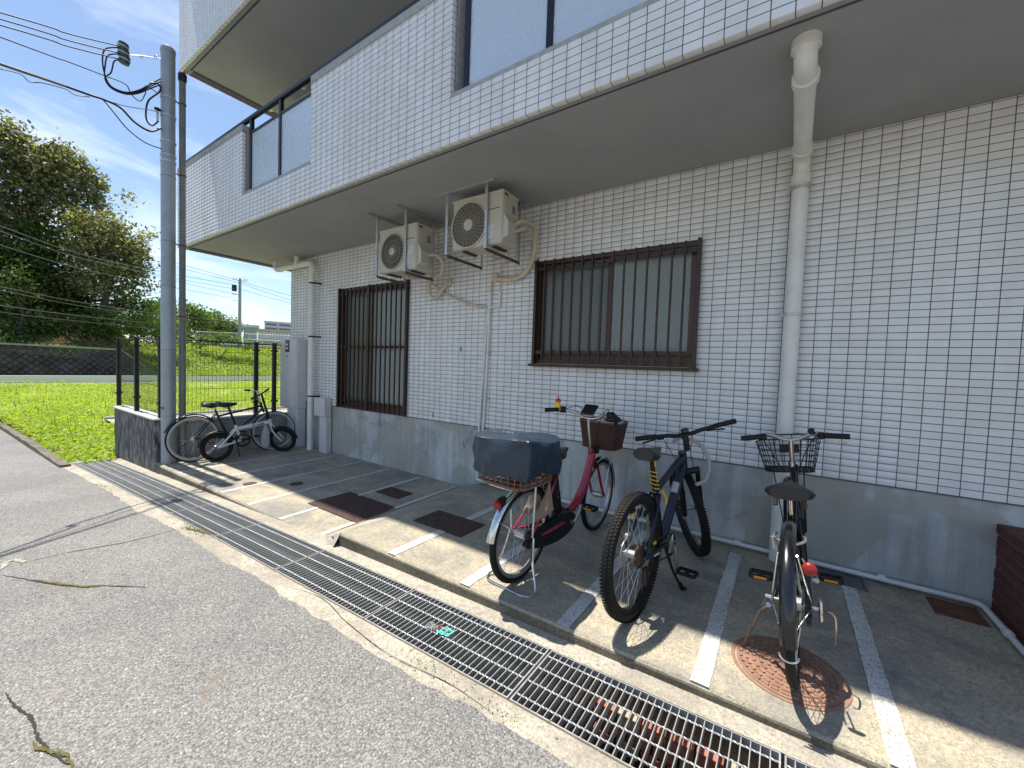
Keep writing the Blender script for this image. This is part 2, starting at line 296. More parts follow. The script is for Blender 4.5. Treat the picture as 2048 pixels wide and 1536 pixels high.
# ------------------------------------------------------------------ mesh helpers
class MB:
    def __init__(s): s.v = []; s.f = []
    def add(s, vs, fs):
        b = len(s.v); s.v.extend([tuple(map(float, x)) for x in vs]); s.f.extend([tuple(i + b for i in f) for f in fs]); return s
    def box(s, lo, hi, ch=0.0):
        x0, y0, z0 = lo; x1, y1, z1 = hi
        if x0 > x1: x0, x1 = x1, x0
        if y0 > y1: y0, y1 = y1, y0
        if z0 > z1: z0, z1 = z1, z0
        if not ch:
            return s.add([(x0, y0, z0), (x1, y0, z0), (x1, y1, z0), (x0, y1, z0), (x0, y0, z1), (x1, y0, z1), (x1, y1, z1), (x0, y1, z1)],
                         [(0, 3, 2, 1), (4, 5, 6, 7), (0, 1, 5, 4), (1, 2, 6, 5), (2, 3, 7, 6), (3, 0, 4, 7)])
        c = min(ch, (x1 - x0) / 2.01, (y1 - y0) / 2.01, (z1 - z0) / 2.01)
        vs = []; 
        def k(ix, iy, iz, ax):
            X = (x0, x1)[ix]; Y = (y0, y1)[iy]; Z = (z0, z1)[iz]; sx, sy, sz = (1, -1)[ix] * c, (1, -1)[iy] * c, (1, -1)[iz] * c
            return (X if ax == 0 else X + sx, Y if ax == 1 else Y + sy, Z if ax == 2 else Z + sz)
        idx = {}
        for ix in (0, 1):
            for iy in (0, 1):
                for iz in (0, 1):
                    for ax in (0, 1, 2): idx[ix, iy, iz, ax] = len(vs); vs.append(k(ix, iy, iz, ax))
        fs = []
        for i in (0, 1):
            fs.append([idx[i, 0, 0, 0], idx[i, 1, 0, 0], idx[i, 1, 1, 0], idx[i, 0, 1, 0]][::(1 if i else -1)])
            fs.append([idx[0, i, 0, 1], idx[0, i, 1, 1], idx[1, i, 1, 1], idx[1, i, 0, 1]][::(1 if i else -1)])
            fs.append([idx[0, 0, i, 2], idx[1, 0, i, 2], idx[1, 1, i, 2], idx[0, 1, i, 2]][::(1 if i else -1)])
        for a in (0, 1):
            for b in (0, 1):
                fs.append([idx[a, b, 0, 0], idx[a, b, 1, 0], idx[a, b, 1, 1], idx[a, b, 0, 1]])
                fs.append([idx[a, 0, b, 0], idx[a, 1, b, 0], idx[a, 1, b, 2], idx[a, 0, b, 2]])
                fs.append([idx[0, a, b, 1], idx[1, a, b, 1], idx[1, a, b, 2], idx[0, a, b, 2]])
                for d in (0, 1): fs.append([idx[a, b, d, 0], idx[a, b, d, 1], idx[a, b, d, 2]])
        return s.add(vs, fs)
    def tube(s, pts, r, n=8, cap=True, closed=False):
        P = [Vector(p) for p in pts]; m = len(P); rs = r if isinstance(r, (list, tuple)) else [r] * m
        vs = []; fs = []; up = None
        for i in range(m):
            a = P[i - 1] if (i > 0 or closed) else P[i]; b = P[(i + 1) % m] if (i < m - 1 or closed) else P[i]
            t = (b - a).normalized() if (b - a).length > 1e-9 else Vector((0, 0, 1))
            if up is None:
                up = Vector((0, 0, 1)) if abs(t.z) < .9 else Vector((1, 0, 0))
            x = (up - t * up.dot(t))
            if x.length < 1e-6: x = t.orthogonal()
            x.normalize(); y = t.cross(x); up = x
            for k in range(n):
                q = P[i] + (x * math.cos(2 * PI * k / n) + y * math.sin(2 * PI * k / n)) * rs[i]; vs.append(q)
        for i in range(m if closed else m - 1):
            for k in range(n):
                j = (i + 1) % m
                fs.append((i * n + k, i * n + (k + 1) % n, j * n + (k + 1) % n, j * n + k))
        if cap and not closed:
            fs.append(tuple(range(n))[::-1]); fs.append(tuple((m - 1) * n + k for k in range(n)))
        return s.add(vs, fs)
    def lathe(s, c, axis, prof, n=24):        # prof: list of (radius, along); closed surface by profile
        ax = Vector(axis).normalized(); x = ax.orthogonal().normalized(); y = ax.cross(x); c = Vector(c); vs = []; fs = []; m = len(prof)
        for (r, h) in prof:
            for k in range(n): vs.append(c + ax * h + (x * math.cos(2 * PI * k / n) + y * math.sin(2 * PI * k / n)) * r)
        for i in range(m - 1):
            for k in range(n): fs.append((i * n + k, i * n + (k + 1) % n, (i + 1) * n + (k + 1) % n, (i + 1) * n + k))
        if prof[0][0] > 1e-6: fs.append(tuple(range(n))[::-1])
        if prof[-1][0] > 1e-6: fs.append(tuple((m - 1) * n + k for k in range(n)))
        return s.add(vs, fs)
    def ring(s, c, axis, prof, n=32):         # closed profile revolved (ring)
        ax = Vector(axis).normalized(); x = ax.orthogonal().normalized(); y = ax.cross(x); c = Vector(c); vs = []; fs = []; m = len(prof)
        for k in range(n):
            d = x * math.cos(2 * PI * k / n) + y * math.sin(2 * PI * k / n)
            for (r, h) in prof: vs.append(c + d * r + ax * h)
        for k in range(n):
            for i in range(m): fs.append((k * m + i, k * m + (i + 1) % m, ((k + 1) % n) * m + (i + 1) % m, ((k + 1) % n) * m + i))
        return s.add(vs, fs)
    def torus(s, c, axis, R, r, n=48, m=10): return s.ring(c, axis, [(R + r * math.cos(2 * PI * i / m), r * math.sin(2 * PI * i / m)) for i in range(m)], n)
    def loft(s, rings, cap=True):
        n = len(rings[0]); vs = [p for r in rings for p in r]; fs = []
        for i in range(len(rings) - 1):
            for k in range(n): fs.append((i * n + k, i * n + (k + 1) % n, (i + 1) * n + (k + 1) % n, (i + 1) * n + k))
        if cap: fs.append(tuple(range(n))[::-1]); fs.append(tuple((len(rings) - 1) * n + k for k in range(n)))
        return s.add(vs, fs)
    def prism(s, poly, z0, z1):               # poly xy list
        n = len(poly); return s.add([(x, y, z0) for x, y in poly] + [(x, y, z1) for x, y in poly],
            [tuple(range(n))[::-1], tuple(range(n, 2 * n))] + [(i, (i + 1) % n, n + (i + 1) % n, n + i) for i in range(n)])
    def xf(s, fn): s.v = [tuple(fn(p)) for p in s.v]; return s
    def build(s, name, mat, parent=None, org=None, smooth=False, loc=None):
        me = bpy.data.meshes.new(name); og = ORG.get(parent.name, (0, 0, 0)) if parent is not None and org is None else (org or (0, 0, 0))
        vs = [(v[0] - og[0], v[1] - og[1], v[2] - og[2]) for v in s.v]
        me.from_pydata(vs, [], s.f); me.update()
        if smooth: 
            me.polygons.foreach_set('use_smooth', [True] * len(me.polygons))
            try: me.set_sharp_from_angle(angle=math.radians(40))
            except Exception: pass
        if mat: me.materials.append(M[mat])
        o = bpy.data.objects.new(name, me); col.objects.link(o)
        if parent is not None: o.parent = parent; ORG[o.name] = og
        else:
            o.location = og; ORG[o.name] = og
        return o
ORG = {}
def tag(o, label=None, cat=None, group=None, kind=None):
    if label: o['label'] = label
    if cat: o['category'] = cat
    if group: o['group'] = group
    if kind: o['kind'] = kind
    return o
def thing(name, label, cat, loc=(0, 0, 0), group=None):
    o = bpy.data.objects.new(name, None); col.objects.link(o); o.location = loc; o.empty_display_size = .1
    ORG[o.name] = tuple(loc); return tag(o, label, cat, group)
def struct(name, mb, mat, smooth=False): return tag(mb.build(name, mat, smooth=smooth), kind='structure')
def inst(src, name, loc, parent):
    o = bpy.data.objects.new(name, src.data); col.objects.link(o); o.parent = parent; o.location = loc; return o
def np_mesh(name, V, Fq, mat, parent=None, kind=None):
    me = bpy.data.meshes.new(name); n = len(V); k = Fq.shape[1]
    me.vertices.add(n); me.vertices.foreach_set('co', V.astype(np.float32).ravel())
    me.loops.add(Fq.size); me.loops.foreach_set('vertex_index', Fq.astype(np.int32).ravel())
    me.polygons.add(len(Fq)); me.polygons.foreach_set('loop_start', np.arange(0, Fq.size, k, dtype=np.int32)); me.polygons.foreach_set('loop_total', np.full(len(Fq), k, dtype=np.int32))
    me.update(); me.validate(); me.materials.append(M[mat])
    o = bpy.data.objects.new(name, me); col.objects.link(o)
    if parent is not None:
        og = ORG[parent.name]; me.transform(Matrix.Translation((-og[0], -og[1], -og[2]))); o.parent = parent; ORG[o.name] = og
    if kind: o['kind'] = kind
    return o
def smoothpath(pts, n=8):
    P = [Vector(p) for p in pts]; out = []
    for i in range(len(P) - 1):
        p0 = P[max(i - 1, 0)]; p1 = P[i]; p2 = P[i + 1]; p3 = P[min(i + 2, len(P) - 1)]
        for k in range(n):
            t = k / n; out.append(.5 * ((2 * p1) + (p2 - p0) * t + (2 * p0 - 5 * p1 + 4 * p2 - p3) * t * t + (3 * p1 - p0 - 3 * p2 + p3) * t ** 3))
    out.append(P[-1]); return out

# ------------------------------------------------------------------ levels of the street
def road_z(x):
    if x >= -9: return -.045 + .0135 * x - .0019 * x * x if x < 0 else -.045 + .0135 * x
    z9 = -.045 - .0135 * 9 - .0019 * 81
    return z9 + .03 * (max(x, -20) + 9)
SK = .02                                             # the street runs slightly askew to the wall
yk = lambda x: 1.95 + SK * x                         # kerb line of the parking pads
y_gf = lambda x: 1.834 + SK * x; y_gn = lambda x: 1.442 + SK * x; y_as = lambda x: 1.345 + SK * x
WALL_Y = 3.72; SOF = 3.135; PADL = -.09
def pad_z(x, y):
    zl = PADL - .03 * (3.72 - y) / 1.9
    if x <= -3.22: return zl
    if x >= -2.92: return 0.0
    t = (x + 3.22) / .3; return zl * (1 - t)

# ground sheet to the horizon
struct('ground', MB().add([(-3000, -3000, -1.6), (3000, -3000, -1.6), (3000, 3000, -1.6), (-3000, 3000, -1.6)], [(0, 1, 2, 3)]), 'earth')
# asphalt road with a ragged edge against the concrete strip
def sheet(name, xs, ylo, yhi, zf, mat, ny=2, parent=None):
    mb = MB(); vs = []; fs = []
    for x in xs:
        a, b = ylo(x), yhi(x)
        for j in range(ny): y = a + (b - a) * j / (ny - 1); vs.append((x, y, zf(x, y)))
    for i in range(len(xs) - 1):
        for j in range(ny - 1): fs.append((i * ny + j, (i + 1) * ny + j, (i + 1) * ny + j + 1, i * ny + j + 1))
    mb.add(vs, fs); return mb
xs = list(np.arange(-45, -9, 1.0)) + list(np.arange(-9, 2.5, .035)) + list(np.arange(2.5, 30, 1.0))
rag = {}; w1 = w2 = 0
for x in xs:
    w1 = .93 * w1 + random.gauss(0, .0035); w2 = .6 * w2 + random.gauss(0, .0045); rag[x] = w1 + w2
road = struct('road', sheet('road', xs, lambda x: -16.0, lambda x: y_as(x) - .035 + rag[x] if x > -8.6 else 1.12 + .012 * (x + 9), lambda x, y: road_z(x), 'asphalt'), 'asphalt')
xs2 = [x for x in xs if -8.9 <= x <= 4]
strip = struct('gutter_strip', sheet('s', xs2, lambda x: y_as(x) - .25, y_gn, lambda x, y: road_z(x) - .006 + (.006 if y > y_as(x) else 0), 'strip_concrete', 6), 'strip_concrete')
strip2 = struct('kerb_strip', sheet('s', xs2, y_gf, lambda x: yk(x) + .05, lambda x, y: road_z(x) + .001, 'strip_concrete', 2), 'strip_concrete')
# drain channel under the grates
mb = MB()
for i in range(len(xs2) - 1):
    x0, x1 = xs2[i], xs2[i + 1]
    q = lambda x, y, d: (x, y, road_z(x) - d)
    mb.add([q(x0, y_gn(x0), .0), q(x1, y_gn(x1), .0), q(x1, y_gn(x1), .42), q(x0, y_gn(x0), .42)], [(0, 1, 2, 3)])
    mb.add([q(x0, y_gf(x0), .0), q(x1, y_gf(x1), .0), q(x1, y_gf(x1), .42), q(x0, y_gf(x0), .42)], [(3, 2, 1, 0)])
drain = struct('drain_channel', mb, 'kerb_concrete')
dfl = sheet('d', xs2, y_gn, y_gf, lambda x, y: road_z(x) - .40, 'water_dark').build('channel_floor', 'water_dark', drain)
# brick lining inside the channel near the right end
bk = MB().box((-.05, -.03, -.028), (.05, .012, .028), .003).build('brick', 'brick_drain', drain); bk.location = (0, 0, 0); first = True
for row in range(3):
    for i in range(14):
        x = -.62 + i * .112 + (row % 2) * .05; y = y_gf(x) - .012; z = road_z(x) - .15 - row * .064
        if first: o = bk; first = False
        else: o = inst(bk, 'brick', (0, 0, 0), drain)
        o.location = (x, y, z)
        if (i + row * 2) % 4 == 1:
            o.data = o.data.copy(); o.data.materials[0] = M['brick_pale']

# cracks in the asphalt (ribbons with their own irregular outline)
def crack(pxs, w, mat, seed, zoff=.003):
    r = random.Random(seed); P = []
    for (px, py) in pxs:
        z = -.1
        for _ in range(6):
            p = at_z(px, py, z); z = road_z(p[0])
        P.append(Vector((p[0], p[1], 0)))
    S = smoothpath(P, 22); vs = []; fs = []; off = 0; wv_ = .6
    for i, p in enumerate(S):
        t = (S[min(i + 1, len(S) - 1)] - S[max(i - 1, 0)]).normalized(); nn = Vector((-t.y, t.x, 0))
        off = .93 * off + r.gauss(0, w * .28); wv_ = .7 * wv_ + .3 * r.uniform(.2, 1.5); ww = w * wv_ * min(1, 4 * i / len(S) + .1, 4 * (len(S) - i) / len(S))
        for s in (-1, 1):
            q = p + nn * (off + s * ww); vs.append((q.x, q.y, road_z(q.x) + zoff))
    for i in range(len(S) - 1): fs.append((2 * i, 2 * i + 1, 2 * i + 3, 2 * i + 2))
    return MB().add(vs, fs).build('crack', mat, road)
crack([(40, 1128), (140, 1105), (250, 1085), (370, 1055)], .006, 'moss', 1)
crack([(0, 1150), (80, 1163), (150, 1172), (240, 1174), (300, 1175)], .006, 'crack_dark', 2)
crack([(60, 1160), (150, 1171), (200, 1174)], .008, 'moss', 3, .006)
crack([(8, 1385), (30, 1415), (62, 1440), (75, 1490), (110, 1510), (150, 1534)], .006, 'crack_dark', 4)
crack([(70, 1480), (85, 1505), (130, 1512), (152, 1545)], .007, 'moss', 5, .006)
crack([(0, 1140), (25, 1122), (45, 1128)], .02, 'strip_concrete', 6, .005)
crack([(370, 1055), (395, 1062), (420, 1070)], .014, 'moss', 9, .005)
crack([(560, 1170), (640, 1195), (700, 1250), (780, 1310), (900, 1370), (1000, 1440)], .002, 'crack_dark', 7)

# parking pads
def pad(name, x0, x1):
    mb = MB(); xs = list(np.linspace(x0, x1, 60 if x1 - x0 < 5 else 90)); vs = []; fs = []; NY = 12
    for x in xs:
        for j in range(NY):
            y = yk(x) + (3.80 - yk(x)) * j / (NY - 1)
            if j == 0: vs.append((x, y, pad_z(x, y) - .012))
            elif j == 1: vs.append((x, yk(x) + .012, pad_z(x, y)))
            else: vs.append((x, y, pad_z(x, y)))
    for i in range(len(xs) - 1):
        for j in range(NY - 1): fs.append((i * NY + j, (i + 1) * NY + j, (i + 1) * NY + j + 1, i * NY + j + 1))
    mb.add(vs, fs); return struct(name, mb, 'pad_concrete')
padL = pad('parking_pad_lower', -7.21, -3.22)
padR = pad('parking_pad_upper', -2.92, 4.0)
ramp_ = MB(); vs = []; fs = []
xr = list(np.linspace(-3.22, -2.92, 7))
for x in xr:
    for j in range(12):
        y = yk(x) + .03 * random.random() * (j == 0) + (3.80 - yk(x)) * j / 11; vs.append((x, y, pad_z(x, y) + random.uniform(-.002, .002) + (.004 if 0 < j < 11 and -3.2 < x < -2.95 else 0)))
for i in range(6):
    for j in range(11): fs.append((i * 12 + j, (i + 1) * 12 + j, (i + 1) * 12 + j + 1, i * 12 + j + 1))
ramp_.add(vs, fs)
for i in range(6):                                    # rough mortar fillet closing the front of the ramp
    a, b = xr[i], xr[i + 1]; va, vb = vs[i * 12], vs[(i + 1) * 12]
    ramp_.add([va, vb, (b, yk(b) - .05 - .02 * (i % 2), road_z(b) - .01), (a, yk(a) - .05 - .02 * ((i + 1) % 2), road_z(a) - .01)], [(0, 3, 2, 1)])
struct('pad_ramp', ramp_, 'strip_concrete')
def kerbface(name, x0, x1):
    mb = MB(); xs = list(np.linspace(x0, x1, 70)); vs = []; fs = []
    for x in xs:
        vs += [(x, yk(x), pad_z(x, yk(x)) - .012), (x, yk(x) - .006, pad_z(x, yk(x)) - .02), (x, yk(x) - .008, min(road_z(x), pad_z(x, 1.9) - .03) - .05)]
    for i in range(len(xs) - 1):
        for j in range(2): fs.append((i * 3 + j, i * 3 + j + 1, (i + 1) * 3 + j + 1, (i + 1) * 3 + j))
    return struct(name, mb.add(vs, fs), 'kerb_concrete')
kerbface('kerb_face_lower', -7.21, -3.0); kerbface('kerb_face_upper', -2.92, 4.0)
# end face of the upper kerb
struct('kerb_end', MB().add([(-2.92, yk(-2.92), -.012), (-2.92, yk(-2.92) + .25, 0.0), (-2.92, yk(-2.92) + .25, -.2), (-2.92, yk(-2.92), -.2)], [(0, 1, 2, 3)]), 'kerb_concrete')
# painted bay lines
def pline(x, y0, y1, w, parent):
    n = 40; vs = []; fs = []
    for i in range(n + 1):
        y = y0 + (y1 - y0) * i / n
        for s in (-1, 1): vs.append((x + s * w / 2 + random.uniform(-.002, .002), y, pad_z(x, y) + .004))
    for i in range(n): fs.append((2 * i, 2 * i + 1, 2 * i + 3, 2 * i + 2))
    return MB().add(vs, fs).build('parking_line', 'line_paint', parent)
for x in (.43, -.245, -.93, -1.62, -2.31): pline(x, yk(x) + .005, 3.56, .078, padR)
for x in (-3.265, -3.885, -4.52, -5.15, -5.77, -6.4): pline(x, yk(x) + .01, 3.66, .05, padL)

def rline(x0, y0, x1, y1, w, mat):
    n = 50; vs = []; fs = []; o_ = 0
    for i in range(n + 1):
        t = i / n; x = x0 + (x1 - x0) * t; y = y0 + (y1 - y0) * t; o_ = .85 * o_ + random.gauss(0, .002); ww = w * random.uniform(.4, 1)
        for s_ in (-1, 1): vs.append((x + o_ + s_ * ww / 2, y, pad_z(x + o_ + s_ * ww / 2, y) + .006))
    for i in range(n): fs.append((2 * i, 2 * i + 1, 2 * i + 3, 2 * i + 2))
    MB().add(vs, fs).build('rust_streak', mat, padL)
plain('streak', (.40, .24, .09), .9, var=.4, vscale=20)
rline(-3.235, 2.1, -3.20, 3.5, .022, 'streak'); rline(-3.02, 2.3, -3.0, 3.3, .010, 'streak')
# ------------------------------------------------------------------ the apartment building
XL, XR = -7.35, 4.2
bld = thing('apartment_building', 'white tiled apartment building with overhanging balconies above the bicycle bays', 'building', (XL, WALL_Y, 0))
W0, W1, WZ0, WZ1 = -2.25, -.64, 1.45, 2.53            # window opening
D0, D1, DZ0, DZ1 = -5.83, -4.25, .675, 2.52           # tall window opening
def wall_with_holes(x0, x1, z0, z1, holes, yf, yb):
    mb = MB(); xs = sorted({x0, x1, *[h[0] for h in holes], *[h[1] for h in holes]}); zs = sorted({z0, z1, *[h[2] for h in holes], *[h[3] for h in holes]})
    for i in range(len(xs) - 1):
        for j in range(len(zs) - 1):
            cx, cz = (xs[i] + xs[i + 1]) / 2, (zs[j] + zs[j + 1]) / 2
            if any(h[0] < cx < h[1] and h[2] < cz < h[3] for h in holes): continue
            mb.add([(xs[i], yf, zs[j]), (xs[i + 1], yf, zs[j]), (xs[i + 1], yf, zs[j + 1]), (xs[i], yf, zs[j + 1])], [(0, 1, 2, 3)])
    for h in holes:
        a, b, c, d = h
        mb.add([(a, yf, c), (a, yb, c), (a, yb, d), (a, yf, d)], [(0, 1, 2, 3)]); mb.add([(b, yf, c), (b, yb, c), (b, yb, d), (b, yf, d)], [(3, 2, 1, 0)])
        mb.add([(a, yf, c), (b, yf, c), (b, yb, c), (a, yb, c)], [(0, 1, 2, 3)]); mb.add([(a, yf, d), (b, yf, d), (b, yb, d), (a, yb, d)], [(3, 2, 1, 0)])
    return mb
holes = [(W0, W1, WZ0, WZ1), (D0, D1, DZ0, DZ1)]
wb_ = wall_with_holes(XL, XR, .665, SOF + .02, holes, WALL_Y + .0022, WALL_Y + .14)
wb_.add([(XL, WALL_Y + .006, .665), (XL, WALL_Y + 6, .665), (XL, WALL_Y + 6, SOF), (XL, WALL_Y + .006, SOF)], [(3, 2, 1, 0)])
wallp = wb_.build('wall', 'grout', bld)
# concrete base
MB().box((XL + .006, WALL_Y + .012, -.4), (XR, WALL_Y + .3, .668)).build('concrete_base', 'base_concrete', bld)
MB().box((XL + .012, WALL_Y + .3, -.4), (XL + .3, WALL_Y + 6, .668)).build('side_base', 'base_concrete', bld)
# rooms behind the openings
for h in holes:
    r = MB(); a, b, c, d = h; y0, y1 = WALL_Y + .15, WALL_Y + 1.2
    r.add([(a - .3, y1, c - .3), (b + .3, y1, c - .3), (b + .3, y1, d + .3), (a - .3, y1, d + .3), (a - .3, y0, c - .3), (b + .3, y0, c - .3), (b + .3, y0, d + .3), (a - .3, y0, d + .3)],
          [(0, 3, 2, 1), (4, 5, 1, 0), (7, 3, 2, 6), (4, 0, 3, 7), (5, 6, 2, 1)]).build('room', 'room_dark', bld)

# tiles: 95 x 45 mm on a 100 x 50 mm grid
TW, TH, TD = .0952, .0452, .0022
def tile_local():
    a, b, c = TW / 2, TH / 2, .0007
    return [(-a, TD, -b), (a, TD, -b), (a, TD, b), (-a, TD, b), (-a, c, -b), (a, c, -b), (a, c, b), (-a, c, b), (-a + c, 0, -b + c), (a - c, 0, -b + c), (a - c, 0, b - c), (-a + c, 0, b - c)], \
           [(0, 1, 5, 4), (1, 2, 6, 5), (2, 3, 7, 6), (3, 0, 4, 7), (4, 5, 9, 8), (5, 6, 10, 9), (6, 7, 11, 10), (7, 4, 8, 11), (8, 9, 10, 11)]
TLV, TLF = tile_local(); TLV = np.array(TLV); TLF = np.array(TLF)
def project(p):
    c = CAMR.T @ (np.array(p) - CAM)
    if c[2] < .05: return None
    q = np.array([1024, 768]) + F_PX * c[:2] / c[2]
    return q, c[2]
tiles = []   # centre, u axis, n (outward), clip width, clip height, host
def add_tiles(org, u, nrm, w, h, ox=0.0, oz=0.0, holes=(), host='wall'):
    """fill a w x h rectangle (origin lower-left, u along, z up) with tiles; ox/oz: phase of the grid"""
    org, u, nrm = map(np.array, (org, u, nrm)); i0 = math.floor(-ox / .1) - 1
    for i in range(i0, int(w / .1) + 2):
        a0 = max(0, ox + i * .1); a1 = min(w, ox + (i + 1) * .1)
        if a1 - a0 < .012: continue
        for j in range(-1, int(h / .05) + 2):
            b0 = max(0, oz + j * .05); b1 = min(h, oz + (j + 1) * .05)
            if b1 - b0 < .0085: continue
            cuts = [(a0, a1, b0, b1)]
            for (ha, hb, hc, hd) in holes:
                out = []
                for (p, q, r, s) in cuts:
                    if q <= ha or p >= hb or s <= hc or r >= hd: out.append((p, q, r, s)); continue
                    if p < ha - .012: out.append((p, ha, r, s))
                    elif q > hb + .012: out.append((hb, q, r, s))
                    elif r < hc - .01: out.append((p, q, r, hc))
                    elif s > hd + .01: out.append((p, q, hd, s))
                cuts = out
            for (p, q, r, s) in cuts:
                c = org + u * ((p + q) / 2) + np.array([0, 0, 1.0]) * ((r + s) / 2)
                tiles.append((c, u, nrm, q - p, s - r, host))
X = np.array
# lower wall (outer face at WALL_Y), grid phase from the photograph
add_tiles((XL, WALL_Y, .668), (1, 0, 0), (0, -1, 0), XR - XL, SOF - .668, ox=(.0626 - XL) % .1 - .1, oz=.005, holes=[(h[0] - XL, h[1] - XL, h[2] - .668, h[3] - .668) for h in holes])
add_tiles((XL - .006, WALL_Y + 4, .668), (0, -1, 0), (-1, 0, 0), 4.0, SOF - .668)
BY = 2.33; BXL, BXR = -8.15, 4.2
# first-floor balcony front with two glazed openings
O1 = (-5.85, -4.25, 3.462); O2 = (-2.25, 1.75, 3.462); PT = 4.28
def balcony(z0, ptop, openings, y0, first):
    bb = MB()
    spans = []; x = BXL
    for (a, b, s) in openings: spans.append((x, a, ptop)); spans.append((a, b, s)); x = b
    spans.append((x, BXR, ptop))
    for (a, b, t) in spans:
        bb.box((a, y0 + .003, z0 + .004), (b, y0 + .0465, t - .002)); bb.box((a, y0 + .0465, z0 + .06), (b, y0 + .15, t - .002))
    return bb, spans
bb, spans1 = balcony(3.11, PT, [O1, O2], BY, True)
bfront = bb.build('balcony_front', 'grout', bld)
for (a, b, t) in spans1: add_tiles((a, BY, 3.112), (1, 0, 0), (0, -1, 0), b - a, t - 3.112 - .004, ox=(-.05 - a) % .1 - .1)
# returns: reveals of the openings and the underside row
for xx, nx in ((O1[0], 1), (O1[1], -1), (O2[0], 1)):
    zz = O1[2] if xx in O1[:2] else O2[2]
    for j in range(int((PT - zz) / .05)): tiles.append((X((xx + (.0005 if nx > 0 else -.0005), BY + .024, zz + .025 + j * .05)), X((0, nx, 0)), X((nx, 0, 0)), .046, .05, 'wall'))
x = BXL
while x < BXR: tiles.append((X((x + .05, BY + .022, 3.1115)), X((1, 0, 0)), X((0, 0, -1)), .1, .048, 'wall')); x += .1
# left side of the balcony
bside = MB().box((BXL + .007, BY + .15, 3.117), (BXL + .15, WALL_Y + .75, PT - .002)).build('balcony_side', 'grout', bld)
add_tiles((BXL, WALL_Y + .75, 3.112), (0, -1, 0), (-1, 0, 0), 2.14, PT - 3.116)
# copings
for (a, b, t) in spans1:
    if t == PT: MB().box((a - .004, BY - .004, t), (b + .004, BY + .16, t + .075), .004).build('coping', 'coping', bld)
for (a, b, s) in (O1, O2): MB().box((a + .004, BY + .002, s - .004), (b - .004, BY + .158, s + .028)).build('window_sill', 'coping', bld)
for xx, sgn in ((O1[0], 1), (O1[1], -1), (O2[0], 1)): MB().box((xx - .001 * sgn, BY + .05, O1[2] + .025), (xx + .006 * sgn, BY + .149, PT)).build('reveal', 'coping', bld)
# soffit slab, groove, floor
so = MB(); so.box((BXL + .01, BY + .047, SOF - .001), (BXR, BY + .105, 3.25)); so.box((BXL + .12, BY + .127, SOF), (BXR, WALL_Y + .05, 3.25)); so.box((BXL + .12, WALL_Y + .05, SOF), (XL - .002, WALL_Y + .72, 3.25)); so.box((BXL + .01, BY + .105, SOF - .008), (BXL + .11, WALL_Y + .75, 3.25))
so.build('balcony_soffit', 'soffit_paint', bld)
MB().box((BXL + .1, BY + .1, SOF + .005), (BXR, BY + .1285, 3.26)).box((BXL + .105, BY + .1, SOF + .02), (BXL + .125, WALL_Y + .7, 3.255)).build('soffit_groove', 'groove_dark', bld)
# upper storey: back wall, upper balcony slab and parapet
MB().box((XL, WALL_Y + .02, 3.2), (XR, WALL_Y + .2, 9.0)).build('upper_wall', 'wall_paint', bld)
MB().box((XL + .003, WALL_Y + .2, 3.15), (XL + .2, WALL_Y + 6, 9.0)).build('upper_side_wall', 'wall_paint', bld)
U0 = 5.88
bb2, spans2 = balcony(U0, U0 + 1.17, [], BY + .02, False); bb2.build('upper_balcony_front', 'grout', bld)
add_tiles((BXL, BY + .02, U0), (1, 0, 0), (0, -1, 0), BXR - BXL, 1.165)
x = BXL
while x < BXR: tiles.append((X((x + .05, BY + .042, U0 + .0005)), X((1, 0, 0)), X((0, 0, -1)), .1, .048, 'wall')); x += .1
MB().box((BXL + .007, BY + .17, U0 + .007), (BXL + .15, WALL_Y + .75, U0 + 1.168)).build('upper_balcony_side', 'grout', bld)
add_tiles((BXL, WALL_Y + .75, U0), (0, -1, 0), (-1, 0, 0), 2.1, 1.165)
MB().box((BXL - .004, BY + .016, U0 + 1.17), (BXR, BY + .18, U0 + 1.25)).build('upper_coping', 'coping', bld)
us = MB(); us.box((BXL + .01, BY + .067, U0 + .027), (BXR, BY + .125, U0 + .16)); us.box((BXL + .14, BY + .147, U0 + .028), (BXR, WALL_Y + .05, U0 + .16)); us.box((BXL + .14, WALL_Y + .05, U0 + .028), (XL - .002, WALL_Y + .72, U0 + .16)); us.box((BXL + .01, BY + .125, U0 + .02), (BXL + .13, WALL_Y + .75, U0 + .16))
us.build('upper_soffit', 'soffit_paint', bld)
MB().box((BXL + .1, BY + .1, U0 + .033), (BXR, BY + .15, U0 + .17)).box((BXL + .1, BY + .1, U0 + .055), (BXL + .145, WALL_Y + .7, U0 + .165)).build('upper_soffit_groove', 'groove_dark', bld)
MB().box((BXL - .1, BY - .1, 8.7), (BXR, WALL_Y + 6, 9.0)).build('roof', 'wall_paint', bld)
for (xx, yy) in (tuple(at_z(606, 170, U0)[:2]), tuple(at_z(541, 215, U0)[:2])):
    MB().lathe((xx, yy, U0 + .028), (0, 0, -1), [(.05, -.01), (.05, .05), (.04, .08), (0, .085)], 16).build('ceiling_fitting', 'pvc_white', bld, smooth=True)

